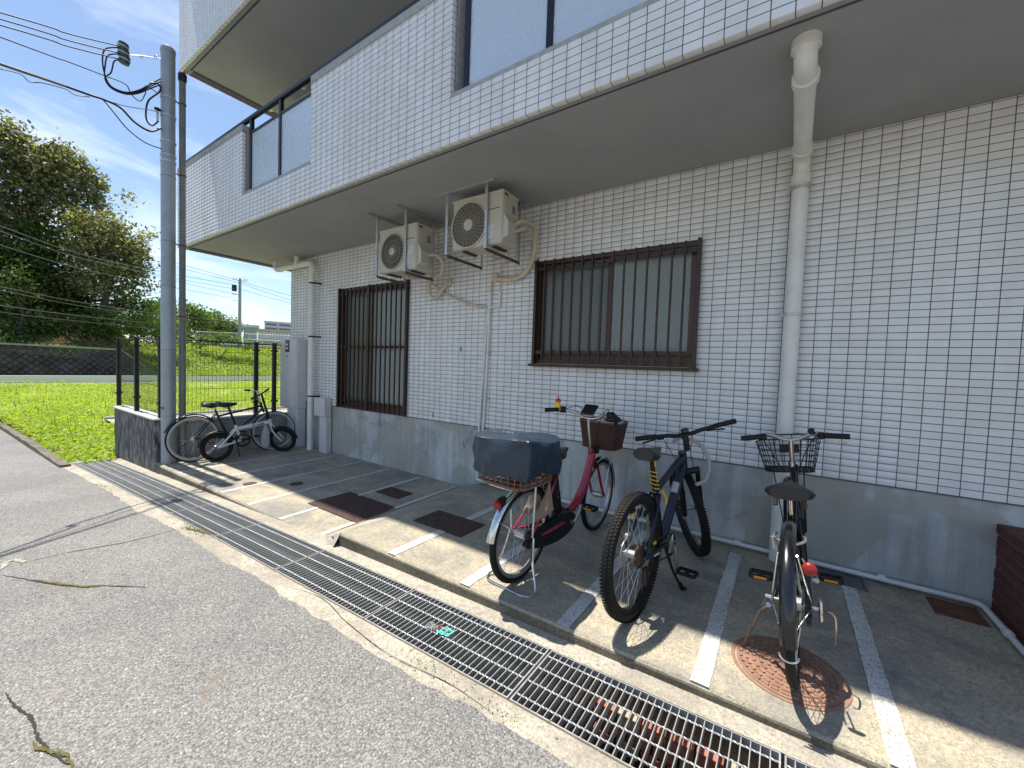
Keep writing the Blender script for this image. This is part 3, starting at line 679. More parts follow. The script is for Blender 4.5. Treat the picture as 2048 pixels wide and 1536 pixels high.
# handrail and balcony glass
hr = MB(); hr.box((BXL + .03, BY + .045, 4.41), (BXR, BY + .095, 4.455), .006)
hand = hr.build('handrail', 'alu_dark', bld)
def vpost(x, z0, z1, w=.028, d=.03): MB().box((x - w / 2, BY + .055, z0), (x + w / 2, BY + .055 + d, z1), .003).build('rail_post', 'alu_dark', hand)
for x in (-7.75, -6.9, -6.05, -3.95, -3.2, -2.45): vpost(x, PT + .07, 4.412)
for x in (-5.76, -5.02): vpost(x, 3.487, 4.412, .05, .04)
vpost(-4.3, 3.6, 4.412, .04)
for x in (-2.15, -1.42, -.55, .32, 1.19): vpost(x, 3.497, 4.412, .05, .04)
for (a, b, s) in ((-5.735, -5.045, 3.487), (-4.995, -4.27, 3.487), (-2.125, -1.445, 3.497), (-1.395, -.575, 3.497), (-.525, .295, 3.497), (.345, 1.165, 3.497)):
    MB().box((a, BY + .068, s), (b, BY + .076, 4.235)).build('glass_pane', 'glass_balcony', bld)
    MB().box((a - .002, BY + .058, 4.235), (b + .002, BY + .088, 4.262)).build('glass_rail', 'alu_dark', bld)

# make the tiles: the 300 largest in view are objects, the rest one mesh
def tsize(t):
    r = project(t[0])
    if r is None: return 0
    q, d = r
    if not (-10 < q[0] < 2058 and -10 < q[1] < 1546): return 0
    v = np.array(t[0]) - CAM; return t[3] * t[4] * abs(np.dot(v / np.linalg.norm(v), t[2])) / (d * d)
def tverts(t):
    c, u, nrm, w, h = t[:5]; up = np.cross(u, -np.array(nrm)) if abs(nrm[2]) > .5 else X((0, 0, 1.0))
    L = TLV.copy(); kx = (w - .0048) / TW; kz = (h - .0048) / TH
    return np.array(c) + np.outer(L[:, 0] * kx, u) + np.outer(-L[:, 1], nrm) + np.outer(L[:, 2] * kz, up)
order = sorted(range(len(tiles)), key=lambda i: -tsize(tiles[i]))
full = [i for i in order if abs(tiles[i][3] - .1) < .003 and abs(tiles[i][4] - .05) < .003 and tiles[i][2][1] < -.5][:300]
tmb = MB().add(TLV, TLF.tolist()); tsrc = tmb.build('tile', 'tile_glaze', wallp, org=(0, 0, 0)); og = ORG[wallp.name]
for k, i in enumerate(full):
    c = tiles[i][0]; o = tsrc if k == 0 else inst(tsrc, 'tile', (0, 0, 0), wallp)
    o.location = (c[0] - og[0], c[1] - og[1], c[2] - og[2])
    o.rotation_euler = (random.gauss(0, .004), 0, random.gauss(0, .004))
fs_ = set(full); rest = [t for i, t in enumerate(tiles) if i not in fs_]
V = np.concatenate([tverts(t) for t in rest]); Fq = np.concatenate([TLF + 12 * k for k in range(len(rest))])
np_mesh('tile_field', V, Fq, 'tile_glaze', bld, 'stuff')

# ---- window with grille
def grille_window(a, b, c, d, nb, name, midrail):
    f = MB(); y = WALL_Y
    f.box((a, y + .02, c), (a + .035, y + .11, d)); f.box((b - .035, y + .02, c), (b, y + .11, d)); f.box((a + .035, y + .02, d - .035), (b - .035, y + .11, d)); f.box((a + .035, y + .02, c), (b - .035, y + .11, c + .035))
    w = f.build(name, 'alu_brown_sash', bld)
    gf = MB(); g0 = y - .052
    gf.box((a - .004, g0, c - .004), (a + .024, y - .002, d + .006), .002); gf.box((b - .024, g0, c - .004), (b + .004, y - .002, d + .006), .002)
    for zz in (d - .105, c + .10) + ((midrail,) if midrail else ()): gf.box((a + .024, g0 + .024, zz), (b - .024, g0 + .040, zz + .035))
    gf.build('grille_frame', 'alu_brown', w)
    for i in range(nb):
        x = a + .012 + (b - a - .024) * (i + 1) / (nb + 1)
        MB().box((x - .0085, g0 + .002, c + .004), (x + .0085, g0 + .022, d - .004), .002).build('bar', 'alu_brown', w)
    return w
win = grille_window(W0, W1, WZ0, WZ1, 14, 'window', None)
MB().box((W0 - .03, WALL_Y - .075, WZ0 - .035), (W1 + .03, WALL_Y - .001, WZ0 - .006), .003).build('sill', 'alu_brown', win)
mid = (W0 + W1) / 2 + .01
def sash(w, a, b, c, d, y, mat, st=.042):
    s = MB(); s.box((a, y, c), (a + st, y + .028, d)); s.box((b - st, y, c), (b, y + .028, d)); s.box((a + st, y, d - st), (b - st, y + .028, d)); s.box((a + st, y, c), (b - st, y + .028, c + st + .02))
    s.build('sash', 'alu_brown_sash', w); MB().box((a + st - .005, y + .010, c + st), (b - st + .005, y + .015, d - st + .005)).build('pane', mat, w)
sash(win, W0 + .037, mid + .03, WZ0 + .037, WZ1 - .037, WALL_Y + .065, 'glass_frost')
sash(win, mid - .03, W1 - .037, WZ0 + .037, WZ1 - .037, WALL_Y + .03, 'glass_pattern')
MB().box((W0 + .08, WALL_Y + .098, 2.28), (mid, WALL_Y + .104, 2.335)).build('curtain_rail', 'blind_band', win)
def curtain(w, x0, x1, z0, z1, y, amp, per):
    n = int((x1 - x0) / .012); vs = []; fs = []
    for i in range(n + 1):
        x = x0 + (x1 - x0) * i / n; yy = y + amp * math.sin(2 * PI * x / per) + amp * .5 * math.sin(2 * PI * x / (per * .43) + 1); vs += [(x, yy, z0), (x, yy, z1)]
    for i in range(n): fs.append((2 * i, 2 * i + 2, 2 * i + 3, 2 * i + 1))
    MB().add(vs, fs).build('curtain', 'curtain', w, smooth=True)
curtain(win, mid + .03, W1 - .02, WZ0 + .02, WZ1 - .11, WALL_Y + .145, .022, .135)
curtain(win, W0 + .02, mid + .03, WZ0 + .02, WZ1 - .11, WALL_Y + .18, .012, .25)
door = grille_window(D0, D1, DZ0, DZ1, 14, 'tall_window', 1.60)
dm = (D0 + D1) / 2 - .03
MB().box((dm - .022, WALL_Y - .056, DZ0), (dm + .022, WALL_Y - .028, DZ1)).build('mullion', 'alu_brown', door)
sash(door, D0 + .037, dm + .03, DZ0 + .037, DZ1 - .037, WALL_Y + .065, 'glass_frost')
sash(door, dm - .03, D1 - .037, DZ0 + .037, DZ1 - .037, WALL_Y + .03, 'glass_milky')
curtain(door, D0 + .05, D1 - .05, DZ0 + .05, DZ1 - .05, WALL_Y + .15, .012, .2)
# survey paint marks on the wall
for (px, py, rx, rz, yy) in ((922, 698, .016, .035, -.0015), (866, 830, .016, .032, -.0015), (926, 888, .012, .042, .010), (851, 905, .012, .036, .010), (846, 903, .014, .015, .010)):
    p = at_y(px, py, WALL_Y); m_ = MB(); n = 14
    m_.add([(p[0] + rx * math.cos(2 * PI * k / n) * random.uniform(.8, 1.1), WALL_Y + yy, p[2] + rz * math.sin(2 * PI * k / n)) for k in range(n)], [tuple(range(n))[::-1]]).build('paint_mark', 'teal_mark', bld)

# ---- downpipes and small pipes of the building
def arc(c, p0, p1, n=8):                # quarter bend between p0 and p1 around corner c
    p0, c, p1 = Vector(p0), Vector(c), Vector(p1); return [((1 - t) ** 2) * p0 + 2 * t * (1 - t) * c + t * t * p1 for t in [i / n for i in range(n + 1)]]
px_, py_ = .02, 3.645
path = [(px_ - .02, 2.59, 3.16)] + arc((px_ - .02, 2.59, 3.03), (px_ - .02, 2.59, 3.11), (px_ - .015, 2.68, 3.02)) + arc((px_, py_, 2.99), (px_ - .003, py_ - .10, 2.995), (px_, py_, 2.88)) + [(px_, py_, -.05)]
dp = MB().tube(path, .052, 20).build('downpipe', 'pvc', bld, smooth=True)
def collar(c, ax, r, h=.05, mat='pvc'): MB().lathe(c, ax, [(r, -h / 2), (r, h / 2)], 20).build('collar', mat, dp, smooth=True)
collar((px_ - .02, 2.59, 3.115), (0, 0, 1), .066, .05); collar((px_ - .014, 2.72, 3.018), (0, 1, -.03), .064, .05); collar((px_ - .004, py_ - .14, 2.997), (0, 1, -.03), .063, .05)
collar((px_, py_, 2.84), (0, 0, 1), .062, .07)
for z in (2.78, 1.86, .85):
    b = MB().lathe((px_, py_, z), (0, 0, 1), [(.060, -.012), (.060, .012)], 18); b.box((px_ - .012, py_ + .05, z - .01), (px_ + .012, WALL_Y + .002, z + .01)); b.box((px_ - .07, py_ - .008, z - .01), (px_ - .055, py_ + .008, z + .012)); b.build('pipe_clamp', 'galv', dp)
lx, ly = -6.47, 3.61
path = [(-7.68, ly, SOF + .03)] + arc((-7.68, ly, 2.99), (-7.68, ly, 3.08), (-7.58, ly, 2.99)) + arc((lx, ly, 2.99), (lx - .09, ly, 2.99), (lx, ly, 2.9)) + [(lx, ly, -.1)]
dp2 = MB().tube(path, .046, 18).build('downpipe', 'pvc', bld, smooth=True); dp = dp2
MB().tube([(-6.95, ly, 2.99), (-6.95, ly, SOF + .02)], .045, 16).build('branch_pipe', 'pvc', dp2, smooth=True)
for x in (-7.52, -7.03, -6.87): collar((x, ly, 2.99), (1, 0, 0), .053, .04)
collar((lx, ly, 2.86), (0, 0, 1), .053, .05)
for z in (2.65, 1.78, .8):
    b = MB().lathe((lx, ly, z), (0, 0, 1), [(.050, -.012), (.050, .012)], 16); b.box((lx + .04, ly - .01, z - .01), (lx + .1, ly + .01, z + .01)); b.box((lx + .08, ly, z - .012), (lx + .1, WALL_Y + .001, z + .012)); b.build('pipe_clamp', 'fence_black', dp2)
# condensate stack beside the window and the white pipe along the foot of the wall
yp = WALL_Y - .022
st = MB().tube([(-2.86, yp, 2.24), (-2.865, yp, 1.6), (-2.895, yp, .75), (-2.91, yp, .55)], .015, 10).build('drain_pipe', 'pvc', bld, smooth=True)
MB().tube([(-2.885, yp - .004, 2.06), (-2.905, yp - .004, 1.6), (-2.955, yp - .004, .75), (-2.965, yp - .004, .1)], .013, 10).build('drain_pipe', 'pvc', bld, smooth=True)
MB().tube([(-2.72, yp, 2.24), (-2.72, yp, 2.09)] + arc((-2.72, yp, 2.075), (-2.72, yp, 2.09), (-2.735, yp, 2.075)) + [(-2.86, yp, 2.075)], .013, 10).build('drain_pipe', 'pvc', bld, smooth=True)
MB().lathe((-2.86, yp, 2.075), (0, 0, 1), [(.021, -.03), (.021, .03)], 12).build('pipe_joint', 'pvc', st)
for z in (1.55, 1.02):
    MB().box((-2.93, yp - .02, z - .006), (-2.84, yp + .02, z + .006)).build('pipe_clamp', 'galv', st)
wp = MB().tube([(-2.965, yp, .62), (-2.965, yp, .075)] + arc((-2.965, yp, .045), (-2.965, yp, .075), (-2.93, yp, .045)) + [(1.03, yp - .02, .035)] + arc((1.07, yp - .02, .033), (1.03, yp - .02, .035), (1.085, yp - .06, .032)) + [(1.09, 3.3, .03), (1.095, 2.2, .03)], .0165, 12)
wpo = wp.build('foot_pipe', 'pvc_white', bld, smooth=True)
for x in (-1.9, -.25, .62): MB().lathe((x, yp - .006, .041), (1, 0, 0), [(.0225, -.02), (.0225, .02)], 12).build('pipe_joint', 'pvc_white', wpo)
MB().lathe((1.09, 3.34, .03), (0, 1, 0), [(.0225, -.02), (.0225, .02)], 12).build('pipe_joint', 'pvc_white', wpo)

# ------------------------------------------------------------------ air-conditioner outdoor units
def outdoor_unit(x0, x1, y0, y1, z0, z1, fx, fr, label, rot_grille):
    t = thing('air_conditioner_unit', label, 'air conditioner', ((x0 + x1) / 2, (y0 + y1) / 2, z0))
    zc = (z0 + z1) / 2 - .01
    MB().box((x0, y0, z0 + .02), (x1, y1, z1), .014).build('casing', 'ac_body', t)
    MB().box((x0 - .004, y0 - .004, z1 - .018), (x1 + .004, y1 + .004, z1 + .006), .004).build('top_cover', 'ac_body', t)
    MB().lathe((fx, y0 - .001, zc), (0, -1, 0), [(fr, 0), (fr, .001), (0, .0012)], 40).build('fan_opening', 'ac_dark', t)
    MB().ring((fx, y0 - .002, zc), (0, -1, 0), [(fr - .006, 0), (fr + .006, 0), (fr + .004, .012), (fr - .004, .012)], 44).build('grille_rim', 'ac_body', t)
    fan = MB()
    for k in range(3):
        a = 2 * PI * k / 3 + .4; pts = []
        for (rr, da, dy) in ((.05, -.5, .004), (fr * .93, -.35, .004), (fr * .9, .45, .002), (.05, .5, .002)): pts.append((fx + rr * math.cos(a + da), y0 - dy, zc + rr * math.sin(a + da)))
        fan.add(pts, [(0, 1, 2, 3)])
    fan.build('fan_blade', 'groove_dark', t)
    g = MB()
    nr = 9
    for k in range(nr if rot_grille else 3):
        R = fr * ((k + 1.6) / (nr + 1)) if rot_grille else fr * (.32 + .3 * k)
        g.torus((fx, y0 - .010, zc), (0, -1, 0), R, .0022, 40, 4)
    ns = 30 if rot_grille else 28
    for k in range(ns):
        a = 2 * PI * k / ns; sw = .18 if not rot_grille else .25
        g.tube([(fx + .05 * math.cos(a), y0 - .013, zc + .05 * math.sin(a)), (fx + fr * .55 * math.cos(a + sw * .6), y0 - .014, zc + fr * .55 * math.sin(a + sw * .6)), (fx + fr * math.cos(a + sw), y0 - .008, zc + fr * math.sin(a + sw))], .0020, 4)
    tag(g.build('fan_grille', 'ac_grille', t), kind='stuff')
    MB().lathe((fx, y0 - .012, zc), (0, -1, 0), [(.056 if rot_grille else .045, 0), (.054 if rot_grille else .043, .006), (0, .009)], 24).build('hub_cap', 'ac_body', t, smooth=True)
    MB().box((x1 - .004, y0 + .03, z0 + .30), (x1 + .005, y0 + .10, z1 - .06), .003).build('side_handle', 'ac_body', t)
    MB().loft([[(x1 - .002, y0 + .02, z0 + .06), (x1 - .002, y0 + .15, z0 + .06), (x1 - .002, y0 + .15, z0 + .31), (x1 - .002, y0 + .02, z0 + .31)], [(x1 + .05, y0 + .03, z0 + .09), (x1 + .05, y0 + .14, z0 + .09), (x1 + .05, y0 + .14, z0 + .22), (x1 + .05, y0 + .03, z0 + .22)]]).build('valve_cover', 'ac_body', t)
    for k in range(5): MB().box((x1 + .0005, y0 + .16, z1 - .10 - k * .016), (x1 + .003, y0 + .21, z1 - .108 - k * .016)).build('side_print', 'ac_dark', t)
    MB().box((x1 + .0005, y0 + .03, z1 - .035), (x1 + .0025, y0 + .085, z1 - .015)).build('name_mark', 'ac_dark', t)
    MB().box((x1 - .17, y0 - .0035, z0 + .07), (x1 - .09, y0 - .001, z0 + .20)).build('caution_label', 'cloth_white', t)
    MB().box((x1 - .19, y0 - .004, z1 - .16), (x1 - .03, y0 - .002, z1 - .155)).build('front_seam', 'groove_dark', t)
    MB().box((x0 + .1, y0 + .05, z0 + .004), (x0 + .14, y1 - .02, z0 + .02)).build('foot', 'ac_dark', t); MB().box((x1 - .14, y0 + .05, z0 + .004), (x1 - .10, y1 - .02, z0 + .02)).build('foot', 'ac_dark', t)
    return t
def hanger(t, xs_, y0, y1, zb, rail_y, mats=('galv',)):
    for x in xs_:
        MB().box((x - .016, y0 - .004, zb), (x + .016, y0 + .0, SOF)).box((x - .018, y0, zb), (x - .014, y0 + .03, SOF)).build('hanger', 'galv', t)
        MB().box((x - .016, y1, zb), (x + .016, y1 + .004, SOF)).box((x + .014, y1 - .03, zb), (x + .018, y1, SOF)).build('hanger', 'galv', t)
        MB().box((x - .018, y0 + .001, zb - .006), (x + .018, y1, zb + .002)).box((x + .014, y0 + .001, zb - .03), (x + .018, y1, zb - .006)).build('carrier_arm', 'galv_rust', t)
    if rail_y:
        for x in xs_:
            for s in (-.018, .012): MB().box((x + s, y0 - .12, SOF - .022), (x + s + .006, y1 + .12, SOF - .001)).build('ceiling_rail', 'galv', t)
    else:
        for y in (y0 - .03, y1):
            MB().box((xs_[0] - .2, y, SOF - .006), (xs_[1] + .1, y + .032, SOF - .001)).box((xs_[0] - .2, y, SOF - .028), (xs_[1] + .1, y + .004, SOF - .006)).build('ceiling_rail', 'galv', t)
ac1 = outdoor_unit(-4.08, -3.44, 3.09, 3.35, 2.435, 2.95, -3.83, .205, 'smaller white air conditioner outdoor unit hung from the soffit above the tall barred window', False)
hanger(ac1, (-4.10, -3.60), 3.07, 3.50, 2.43, True)
MB().add([(-3.57, 3.084, 2.60), (-3.47, 3.084, 2.62), (-3.46, 3.084, 2.72), (-3.56, 3.084, 2.70)], [(0, 1, 2, 3)]).build('torn_sticker', 'cloth_white', ac1)
hz_ = MB()
for k in range(15): hz_.box((-3.606, 3.0655, 2.47 + k * .022), (-3.594, 3.0662, 2.478 + k * .022)); hz_.box((-4.106, 3.0655, 2.44 + k * .022), (-4.094, 3.0662, 2.448 + k * .022))
tag(hz_.build('slot_holes', 'ac_dark', ac1), kind='stuff')
MB().tube(smoothpath([(-3.42, 3.2, 2.60), (-3.36, 3.3, 2.64), (-3.34, 3.4, 2.58), (-3.40, 3.45, 2.45)]), .018, 10).build('hose', 'hose', ac1, smooth=True)
MB().tube(smoothpath([(-3.40, 3.45, 2.46), (-3.70, 3.55, 2.42), (-3.75, 3.62, 2.27), (-3.68, 3.65, 2.235), (-3.58, 3.66, 2.33), (-3.52, 3.69, 2.41), (-3.50, 3.73, 2.42)]), .022, 10).build('hose', 'hose', ac1, smooth=True)
MB().tube(smoothpath([(-3.78, 3.25, 2.42), (-3.78, 3.4, 2.44), (-3.78, 3.6, 2.46), (-3.62, 3.68, 2.31), (-3.40, 3.69, 2.22), (-3.16, 3.69, 2.13), (-2.96, 3.69, 2.09), (-2.90, 3.69, 2.06), (-2.887, 3.694, 2.0)]), .013, 10).build('condensate_hose', 'hose', ac1, smooth=True)
MB().lathe((-3.51, 3.70, 2.42), (0, -1, 0), [(.05, -.01), (.045, .012), (0, .016)], 18).build('wall_seal', 'hose', ac1)
ac2 = outdoor_unit(-2.86, -2.24, 3.04, 3.30, 2.53, 3.035, -2.64, .218, 'larger beige air conditioner outdoor unit with spiral fan grille above the barred window', True)
hanger(ac2, (-2.915, -2.41), 3.015, 3.59, 2.515, False)
MB().tube(smoothpath([(-2.22, 3.18, 2.74), (-2.2, 3.35, 2.83), (-2.22, 3.58, 2.84), (-2.25, 3.65, 2.74), (-2.26, 3.66, 2.62), (-2.32, 3.66, 2.46), (-2.43, 3.66, 2.375), (-2.58, 3.67, 2.365), (-2.74, 3.68, 2.385), (-2.79, 3.72, 2.40)]), .024, 12).build('hose', 'hose', ac2, smooth=True)
MB().tube(smoothpath([(-2.22, 3.16, 2.66), (-2.17, 3.3, 2.74), (-2.2, 3.5, 2.78), (-2.26, 3.62, 2.74)]), .016, 10).build('hose', 'hose', ac2, smooth=True)
MB().tube(smoothpath([(-2.52, 3.2, 2.50), (-2.5, 3.35, 2.51), (-2.62, 3.66, 2.60), (-2.70, 3.69, 2.50), (-2.72, 3.695, 2.40), (-2.72, 3.695, 2.2)]), .008, 8).build('condensate_hose', 'hose', ac2, smooth=True)
MB().lathe((-2.80, 3.705, 2.41), (0, -1, 0), [(.052, -.01), (.047, .012), (0, .016)], 18).build('wall_seal', 'hose', ac2)
MB().tube([(-2.86, 3.697, 2.24), (-2.84, 3.697, 2.38)], .011, 8).build('condensate_hose', 'hose', ac2)

# ------------------------------------------------------------------ meter cabinet and junction box
cb = thing('meter_cabinet', 'tall pale grey steel meter cabinet on a narrower pedestal beside the downpipe', 'cabinet', (-7.05, 3.64, PADL))
MB().box((-7.36, 3.55, .56), (-6.79, 3.715, 1.75), .006).build('cabinet_body', 'cabinet_paint', cb)
MB().box((-7.34, 3.541, .59), (-6.815, 3.549, 1.72), .003).build('cabinet_door', 'cabinet_paint', cb)
pw = MB().box((-7.16, 3.536, 1.52), (-7.03, 3.5405, 1.72), .002).build('meter_window', 'alu_brown', cb)
MB().box((-7.145, 3.533, 1.54), (-7.045, 3.5355, 1.70)).build('pane', 'glass_frost', pw)
for z in (1.57, 1.63): MB().box((-7.125, 3.530, z), (-7.065, 3.5325, z + .03)).build('dial', 'pvc_white', pw)
MB().lathe((-7.09, 3.540, 1.45), (0, -1, 0), [(.012, 0), (.012, .008)], 12).build('lock', 'ac_dark', cb)
MB().box((-7.14, 3.57, PADL - .03), (-6.80, 3.712, .558), .006).build('pedestal', 'cabinet_paint', cb)
jb = thing('junction_box', 'small white junction box on a vertical duct beside the tall barred window', 'junction box', (-6.1, 3.66, PADL))
MB().box((-6.33, 3.60, .49), (-6.03, 3.715, .79), .006).build('box', 'cabinet_paint', jb)
MB().box((-6.335, 3.594, .50), (-6.025, 3.5995, .78), .002).build('lid', 'cabinet_paint', jb)
MB().box((-6.22, 3.62, PADL - .03), (-6.03, 3.72, .488), .006).build('duct', 'cabinet_paint', jb)

# ------------------------------------------------------------------ low walls and mesh fence
lw = thing('retaining_wall', 'weathered black-stained concrete wall block beside the drain below the mesh fence', 'wall', (-8.2, 1.9, -.3))
MB().box((-9.25, 1.80, -.9), (-7.215, 2.0, .47), .012).build('wall_block', 'weathered_wall', lw)
MB().box((-9.32, 1.785, .474), (-7.19, 2.02, .50), .004).build('capping', 'coping', lw)
lw2 = thing('low_wall', 'low grey concrete wall under the mesh fence behind the parked folding bicycle', 'wall', (-7.31, 2.9, -.1))
MB().box((-7.41, 2.003, -.9), (-7.212, 3.72, .42), .008).build('wall_body', 'low_wall', lw2)
MB().box((-7.425, 2.025, .424), (-7.195, 3.715, .45), .004).build('capping', 'coping', lw2)
def fence(name, label, p0, p1, posts, zb, zt, skipc=False):
    t = thing(name, label, 'fence', (p0[0], p0[1], zb)); d = Vector((p1[0] - p0[0], p1[1] - p0[1], 0)); L = d.length; d.normalize()
    for s in posts:
        c = Vector((p0[0], p0[1], 0)) + d * s; r = .028
        ps = MB().box((c.x - r, c.y - r, zb), (c.x + r, c.y + r, zt + .02), .006).build('post', 'fence_black', t)
        MB().box((c.x - r - .004, c.y - r - .004, zt + .021), (c.x + r + .004, c.y + r + .004, zt + .034), .004).build('post_cap', 'fence_black', ps)
        for zz in (zt - .12, zb + .2): MB().box((c.x - r - .012, c.y - r - .012, zz), (c.x + r + .012, c.y + r + .012, zz + .03)).build('clip', 'fence_black', ps)
    w = MB(); n = int(L / .05)
    nn = Vector((-d.y, d.x, 0)) * .004
    for i in range(n + 1):
        q = Vector((p0[0], p0[1], 0)) + d * (L * i / n) + nn; w.tube([(q.x, q.y, zb + .04), (q.x, q.y, zt - .005)], .0022, 4)
    tag(w.build('upright_wires', 'fence_black', t), kind='stuff')
    for z in (zb + .06, zb + .25, zb + .45, zb + .65, zb + .85, zb + 1.02, zt - .06, zt):
        a = Vector((p0[0], p0[1], z)) + nn; b = Vector((p1[0], p1[1], z)) + nn
        MB().tube([a, b], .0032 if z < zt - .01 else .010, 6).build('cross_wire', 'fence_black', t)
    return t
fence('mesh_fence', 'black steel mesh fence panel running along the street on the stained wall', (-9.5, 1.9), (-7.31, 1.9), (.04, 1.06, 2.19), .50, 1.63)
fence('mesh_fence', 'black steel mesh fence panel behind the grey pole and parked bicycles', (-7.31, 1.96), (-7.31, 3.70), (1.18, 1.47), .45, 1.63)

# ------------------------------------------------------------------ utility pole, strapped steel pipe and cables
pxy = (-7.10, 1.93)
up_ = thing('utility_pole', 'grey galvanised steel utility pole standing at the corner of the lower parking pad', 'utility pole', (*pxy, PADL - .12))
MB().lathe((*pxy, PADL - .12), (0, 0, 1), [(.083, 0), (.083, 2.4), (.080, 2.45), (.080, 4.2), (.078, 4.25), (.078, 5.70)], 28).build('shaft', 'pole_steel', up_, smooth=True)
MB().lathe((*pxy, 5.455), (0, 0, 1), [(.082, 0), (.082, .05), (.07, .07), (0, .075)], 28).build('cap', 'pole_steel', up_, smooth=True)
for z in (.55, 1.47, 2.34, 2.95, 3.82): MB().lathe((*pxy, z), (0, 0, 1), [(.0835, -.004), (.0850, 0), (.0835, .004)], 24).build('band', 'pole_dark', up_)
for z in (4.86, 4.62, 4.28, 4.10, 4.02): MB().lathe((*pxy, z), (0, 0, 1), [(.082, -.012), (.087, -.010), (.087, .010), (.082, .012)], 24).build('band', 'galv', up_)
for z in (4.62, 4.15): MB().box((pxy[0] - .14, pxy[1] - .03, z - .08), (pxy[0] - .08, pxy[1] + .03, z + .08), .006).build('cable_bracket', 'galv', up_)
MB().box((pxy[0] + .0, pxy[1] - .0865, .655), (pxy[0] + .06, pxy[1] - .0745, .675)).build('number_plate', 'ac_dark', up_)
sxy = (-7.165, 2.105)
sp_ = thing('steel_pipe', 'slim dark grey steel conduit pipe strapped behind the utility pole', 'pipe', (*sxy, PADL - .05))
MB().lathe((*sxy, PADL - .05), (0, 0, 1), [(.043, 0), (.043, 2.35), (.039, 2.37), (.039, 5.36)], 20).build('shaft', 'pole_dark', sp_, smooth=True)
MB().lathe((*sxy, 5.2), (0, 0, 1), [(.04, 0), (.05, .02), (.052, .1), (.03, .14), (0, .145)], 18).build('entry_cap', 'fence_black', sp_, smooth=True)
for z in (1.95, 2.95, 3.92, 4.9):
    MB().lathe((*sxy, z), (0, 0, 1), [(.044, -.01), (.047, 0), (.044, .01)], 18).tube([(sxy[0] - .02, sxy[1] - .04, z), (pxy[0] - .02, pxy[1] + .07, z)], .008, 6).build('strap', 'galv_rust', sp_)

def cable(label, pts, r, mat='cable', group=None, n=10, sm=True, name='overhead_cable'):
    return tag(MB().tube(smoothpath(pts, n) if sm else pts, r, 6).build(name, mat, org=tuple(pts[0])), label, 'cable', group)
PD = 7.42                                              # horizontal distance of the pole from the camera
def pp(px, py, dD=0.0): return tuple(at_dist(px, py, PD + dD))
def ext(a, b, k):                                      # extend the line a->b past b
    a, b = Vector(a), Vector(b); return tuple(b + (b - a) * k)
for i, (y0, y1) in enumerate(((25, 92), (38, 106), (50, 118))):
    b = pp(238, y1, -.35); a = pp(0, y0, -1.1)
    cable(('topmost', 'middle', 'lowest')[i] + ' of three parallel black service wires ending at the stacked insulators', [ext(b, a, 3.0), a, tuple((Vector(a) + Vector(b)) / 2 - Vector((0, 0, .02))), b], .0065)
c = pp(0, 74, -1.1); d = pp(250, 168, -.3)
cable('single thin black wire running to the upper pole bands below the insulators', [ext(d, c, 3.0), c, pp(140, 125, -.6), pp(200, 148, -.4), d, pp(262, 188, -.2), pp(280, 202, -.15), pp(291, 186, -.1), pp(292, 172, -.1), pp(318, 188, -.08)], .006)
c = pp(0, 128, -1.1); d = pp(205, 198, -.35)
cable('thick light grey bundled telephone cable coming from across the street', [ext(d, c, 3.0), c, pp(60, 148, -.8), pp(130, 172, -.6)], .014, 'cable_grey')
cable('thick black bundled cable sagging into the pole below the brackets', [pp(130, 172, -.6), pp(180, 190, -.4), d, pp(240, 215, -.3), pp(270, 245, -.25), pp(300, 262, -.2), pp(322, 256, -.08)], .013)
cable('thin black cable sagging lowest into the grey pole', [d, pp(225, 222, -.3), pp(255, 258, -.25), pp(290, 285, -.2), pp(324, 298, -.08)], .007)
cable('thin messenger wire tied to the lower pole bracket', [d, pp(250, 212, -.3), pp(300, 220, -.2), pp(318, 226, -.1)], .004)
cable('thin looped wire hanging under the telephone cable', [pp(0, 138, -1.1), pp(40, 148, -.9), pp(60, 164, -.8), pp(85, 166, -.75), pp(130, 178, -.6), pp(150, 190, -.5), pp(180, 194, -.4)], .004)
# insulator stack on its stay wire
ins = thing('insulator_stack', 'three stacked dark green insulators on a stay wire beside the pole top', 'insulator', pp(246, 118, -.3))
for k, (x, y) in enumerate(((246, 94), (247, 107), (249, 120))):
    p = pp(x, y, -.3); MB().lathe(p, (.1, .15, 1), [(.02, -.055), (.05, -.045), (.055, -.01), (.035, 0), (.055, .012), (.048, .045), (.02, .055)], 16).build('insulator', 'insulator', ins, smooth=True)
    MB().lathe(p, (.1, .15, 1), [(.056, -.008), (.056, .006)], 16).build('glaze_ring', 'porcelain', ins)
MB().tube([pp(246, 84, -.3), pp(250, 130, -.3)], .008, 6).build('spindle', 'galv', ins)
MB().tube(smoothpath([pp(252, 105, -.3), pp(258, 110, -.28), pp(285, 112, -.2), pp(322, 118, -.08)]), .0055, 6).build('stay_wire', 'galv', ins)
for x in (283, 311): MB().torus(pp(x, 113, -.2), (.3, -1, .1), .022, .004, 14, 5).build('stay_eye', 'galv', ins)
for i, (x, y) in enumerate(((205, 95), (210, 108), (222, 120))):
    cable(('outer', 'middle', 'inner')[i] + ' black drop wire curving down from the insulators to the pole bands', [pp(238, y, -.35), pp(x + 6, y + 3, -.35), pp(x, y + 25, -.35), pp(210, 150 + 3 * i, -.35), pp(222, 172 + i * 2, -.3), pp(250, 184 + 2 * i, -.25), pp(275, 181 + 3 * i, -.2), pp(298, 170 + 4 * i, -.15), pp(324, 156 + 6 * i, -.06)], .0075)
cable('black loop of spare cable hanging beside the lower pole bracket', [pp(300, 166, -.15), pp(316, 168, -.1), pp(320, 182, -.1), pp(298, 200, -.15), pp(292, 222, -.15), pp(294, 242, -.15), pp(305, 251, -.12), pp(317, 242, -.1)], .010)
